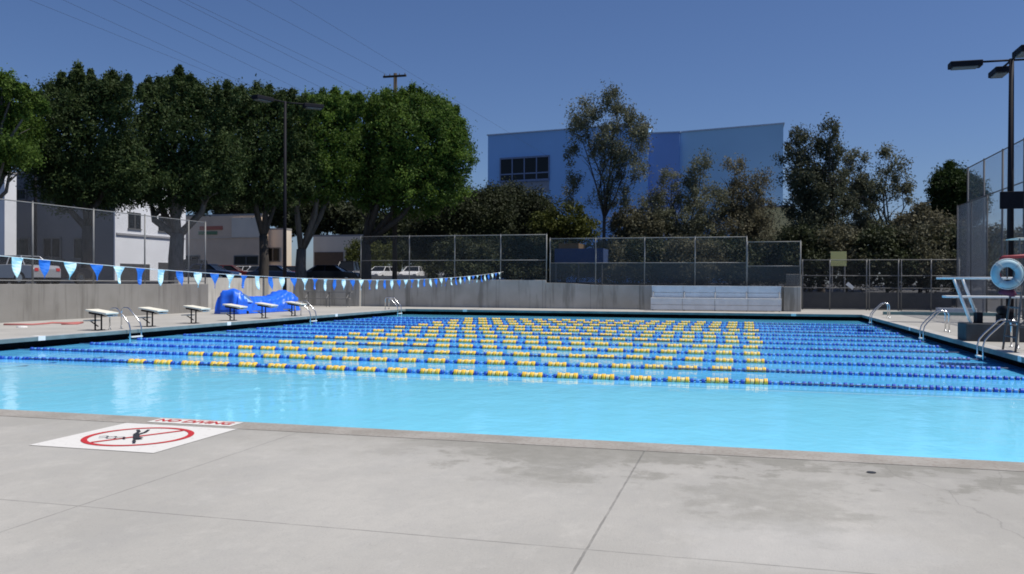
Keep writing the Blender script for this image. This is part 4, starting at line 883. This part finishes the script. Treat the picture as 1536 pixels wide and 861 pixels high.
# yellow building and blue awning hut glimpsed through the trees
facade_building('yellow_building', 'yellow walled building glimpsed between the gum trees', 1110, 1192, 312, 105, 12, mat('yellow_stucco', (.85, .68, .30), .8, 0, .1, .5), [(1120, 330, 1140, 350, GLASS, 'window')])
a = at_y(1246, 399, 58.2); c2 = at_y(1270, 377, 58.2); t = thing('yellow_board', 'square yellow board on posts above the gate fence', 'board', (a.x, 58.2, gz(a.x, 58.2)))
b = MB(); b.box((a.x, 58.2, a.z), (c2.x, 58.26, c2.z)); b.build('panel', mat('pale_yellow_paint', (.80, .72, .28), .8, 0, .1, .5), t)
for xx in (a.x+.1, c2.x-.1): b = MB(); b.tube([(xx, 58.31, 0), (xx, 58.31, c2.z)], .04); b.build('post', STEEL, t)
t = thing('playground_awning', 'blue playground awning with yellow and red roof behind the far fence', 'awning', at_y(870, 410, 66))
q = px_box(832, 905, 373, 66, 4); b = MB(); b.prism(q[:4], q[4]-1.1, q[4]); b.build('side_panel', mat('blue_awning', (.02, .05, .15), .8), t)
b = MB(); b.prism([(p[0]*1.0, p[1]) for p in px_box(838, 868, 362, 66.1, 3)[:4]], q[4]+.01, q[4]+.42); b.build('roof', mat('ochre_roof', (.14, .085, .035), .8), t)
for x_ in (834, 868, 903):
    pp = at_y(x_, 400, 66.2); b = MB(); b.tube([(pp.x, pp.y, 1.2), (pp.x, pp.y, q[4]-1.1)], .06); b.build('post', STEEL, t)

# ------------------------------------------------------------------ cars
def car_mesh_parts(paint, t, van=False):
    H = 1.42 if not van else 1.85; L = 2.2
    # body: side profile lofted over the width with rounded shoulders
    low = [(-L, .35), (-L, .75), (-L+.1, .92), (-1.2, .98), (1.0, .95), (L-.15, .82), (L, .6), (L, .35)]
    if van: low = [(-L, .35), (-L, .9), (-L+.05, 1.05), (-1.2, 1.08), (1.2, 1.05), (L-.12, .92), (L, .65), (L, .35)]
    b = MB(); n = len(low); ws = [(-.88, .0), (-.82, .04), (.82, .04), (.88, 0)]
    vs = [(px, wy, pz+(dz if pz > .5 else 0)) for (wy, dz) in ws for (px, pz) in low]
    fs = [tuple(range(n)), tuple(reversed(range(3*n, 4*n)))]
    for k in range(3):
        for i in range(n): j2 = (i+1) % n; fs.append((k*n+i, k*n+j2, (k+1)*n+j2, (k+1)*n+i))
    b.add(vs, fs); zt = .98 if not van else 1.08
    top = [(-1.55, zt), (-1.15, H), (.25, H), (.95, zt)] if not van else [(-2.05, zt), (-1.95, H), (.6, H), (1.35, zt)]
    # roof skin and pillars
    hw = .60; b.add([(top[1][0], -hw, H), (top[2][0], -hw, H), (top[2][0], hw, H), (top[1][0], hw, H), (top[1][0], -hw, H+.05), (top[2][0], -hw, H+.05), (top[2][0], hw, H+.05), (top[1][0], hw, H+.05)],
          [(0,3,2,1),(4,5,6,7),(0,1,5,4),(1,2,6,5),(2,3,7,6),(3,0,4,7)])
    for s in (-1, 1):
        for (p0, p1) in ((top[0], top[1]), (top[3], top[2])): b.tube([(p0[0], s*.78, p0[1]), (p1[0], s*.60, p1[1]+.02)], .035, 5)
        b.tube([(-.45, s*.79, zt), (-.45, s*.61, H)], .035, 5)
    b.build('body', paint, t, bevel=.03)
    b = MB(); vs = []
    for (wy0, wy1, s) in ((.76, .58, -1), (.76, .58, 1)):
        vs += [(top[0][0]+.03, s*wy0, zt), (top[1][0]+.03, s*wy1, H), (top[2][0]-.03, s*wy1, H), (top[3][0]-.03, s*wy0, zt)]
    b.add(vs, [(0,1,2,3), (7,6,5,4), (0,4,5,1), (3,2,6,7)]); b.build('window', GLASS, t)
    for sx in (-1.35, 1.35):
        for sy in (-1, 1):
            b = MB(); b.tube([(sx, sy*.90, .33), (sx, sy*.70, .33)], .33, 16); wh_ = b.build('wheel', TYRE, t)
            b = MB(); b.tube([(sx, sy*.91, .33), (sx, sy*.88, .33)], .2, 12); b.build('rim', CHROME, wh_)
    for sy in (-1, 1):
        b = MB(); b.box((L-.06, sy*.66-.16, .60), (L+.02, sy*.66+.16, .74)); b.build('headlight', WHITE, t, bevel=.02)
        b = MB(); b.box((-L-.02, sy*.70-.12, .68), (-L+.05, sy*.70+.12, .84)); b.build('tail_light', RED, t)
    b = MB(); b.box((L-.02, -.45, .42), (L+.015, .45, .56)); b.build('grille', BLACK, t)
paints = {'white': mat('white_car_paint', (.75, .76, .78), .25, 0, .02), 'black': mat('black_car_paint', (.02, .02, .025), .2, 0, .02), 'blue': mat('dark_blue_car_paint', (.02, .04, .10), .25, 0, .02),
          'silver': mat('silver_car_paint', (.42, .43, .45), .3, .4, .02), 'red': mat('dark_red_car_paint', (.14, .02, .02), .25, 0, .02)}
protos = {}
cars = [(18, 36, 'silver', 180, 'silver parked car at the left edge behind the flag line', False), (72, 38, 'black', 90, 'black parked car behind the pale flag at the left', False),
        (290, 64, 'black', -70, 'black parked van behind the blue flag right of the thick trunk', True), (345, 66, 'red', 20, 'dark red parked car under the tan shop', False), (388, 70, 'silver', -80, 'silver parked car left of the two lamp pole', False),
        (480, 68, 'blue', 190, 'dark blue parked car between the two trunks', False), (522, 72, 'black', -75, 'black parked van just left of the dark ficus trunk', True), (572, 78, 'white', -95, 'white parked car left of the utility pole', False),
        (620, 78, 'white', -82, 'white parked car right of the utility pole', False), (682, 82, 'silver', -90, 'silver parked car behind the first post of the far fence', False), (728, 80, 'black', -90, 'dark parked van behind the second bay of the far fence', True), (316, 60, 'blue', 5, 'dark blue parked car behind the flags just right of the thick trunk', False), (440, 72, 'red', -80, 'dark red parked car right of the two lamp pole', False), (500, 62, 'black', 8, 'long black parked car behind the low fence left of the dark trunk', False), (365, 74, 'white', 175, 'white parked car below the shop wall', False), (415, 63, 'blue', 10, 'dark blue parked car behind the pale flags above the reel', False)]
for (x_, D, colr, ang, lab, van) in cars:
    p = at_y(x_, 400, D); z = gz(p.x, D) if D > 52.3 else 1.25+.4*min(1, max(0, (-27-p.x)/25))
    key = (colr, van)
    if key in protos: dup(protos[key], (p.x, D, z), R(ang), lab)
    else:
        t = thing('parked_van' if van else 'parked_car', lab, 'van' if van else 'car', (0, 0, 0), 'cars parked behind the left fence')
        car_mesh_parts(paints[colr], t, van); t.location = (p.x, D, z); t.rotation_euler.z = R(ang); protos[key] = t
# low tan parapet along the parking lot
b = MB(); a = at_y(540, 410, 70); c2 = at_y(600, 410, 70); b.box((a.x, 70, 1.2), (at_y(640, 410, 70).x, 70.2, 2.15)); tag(b.build('low_wall', PTAN), 'low tan wall in front of the two white cars', 'wall')

# ------------------------------------------------------------------ utility pole and wires
p = at_y(593, 112, 62); pb = at_y(598, 400, 62)
t = thing('utility_pole', 'wooden utility pole with a cross arm rising above the green trees', 'utility pole', (p.x, 62, 1.4))
b = MB(); b.tube([(p.x, 62, 1.3), (p.x, 62, p.z+.1)], [.2, .14], 10); b.build('pole', WOOD, t, True)
b = MB(); b.box((p.x-.95, 61.8, p.z-.22), (p.x+.95, 61.95, p.z-.08)); b.build('cross_arm', WOOD, t)
for dx in (-.85, -.4, .4, .85):
    b = MB(); b.tube([(p.x+dx, 61.87, p.z-.08), (p.x+dx, 61.87, p.z+.06)], [.05, .03], 8); b.build('insulator', mat('insulator_grey', (.12, .11, .11), .4), t)
WIRE = mat('wire_black', (.03, .035, .05), .6)
wl_ = [((370, 0), (580, 112), 17.4, 'power line meeting the left tip of the cross arm'), ((280, 0), (555, 132), 16.6, 'power line crossing the sky just left of the pole'), ((268, 0), (545, 140), 16.9, 'power line close beside the one left of the pole'),
       ((210, 0), (500, 140), 16.0, 'power line above the fifth leafy tree'), ((170, 0), (430, 125), 17.0, 'power line ending behind the lamp pole tree'), ((95, 0), (340, 112), 16.5, 'power line second from the left'),
       ((45, 0), (300, 103), 17.2, 'leftmost power line across the sky'), ((435, 0), (600, 100), 19.5, 'power line passing above the utility pole')]
for (A_, B_, z, lab) in wl_:
    P0, P1 = at_z(*A_, z), at_z(*B_, z); dv = P1-P0; a0 = P0-dv*1.2; a1 = P1+dv*(.35 if A_[0] < 400 and A_[0] != 370 else (0 if A_[0] == 370 else 3.0))
    pts = []
    for i in range(25):
        q = i/24; v_ = a0.lerp(a1, q); pts.append(v_)
    b = MB(); b.tube(pts, .008, 4); tag(b.build('power_line', WIRE), lab, 'wire', 'power lines crossing the sky')
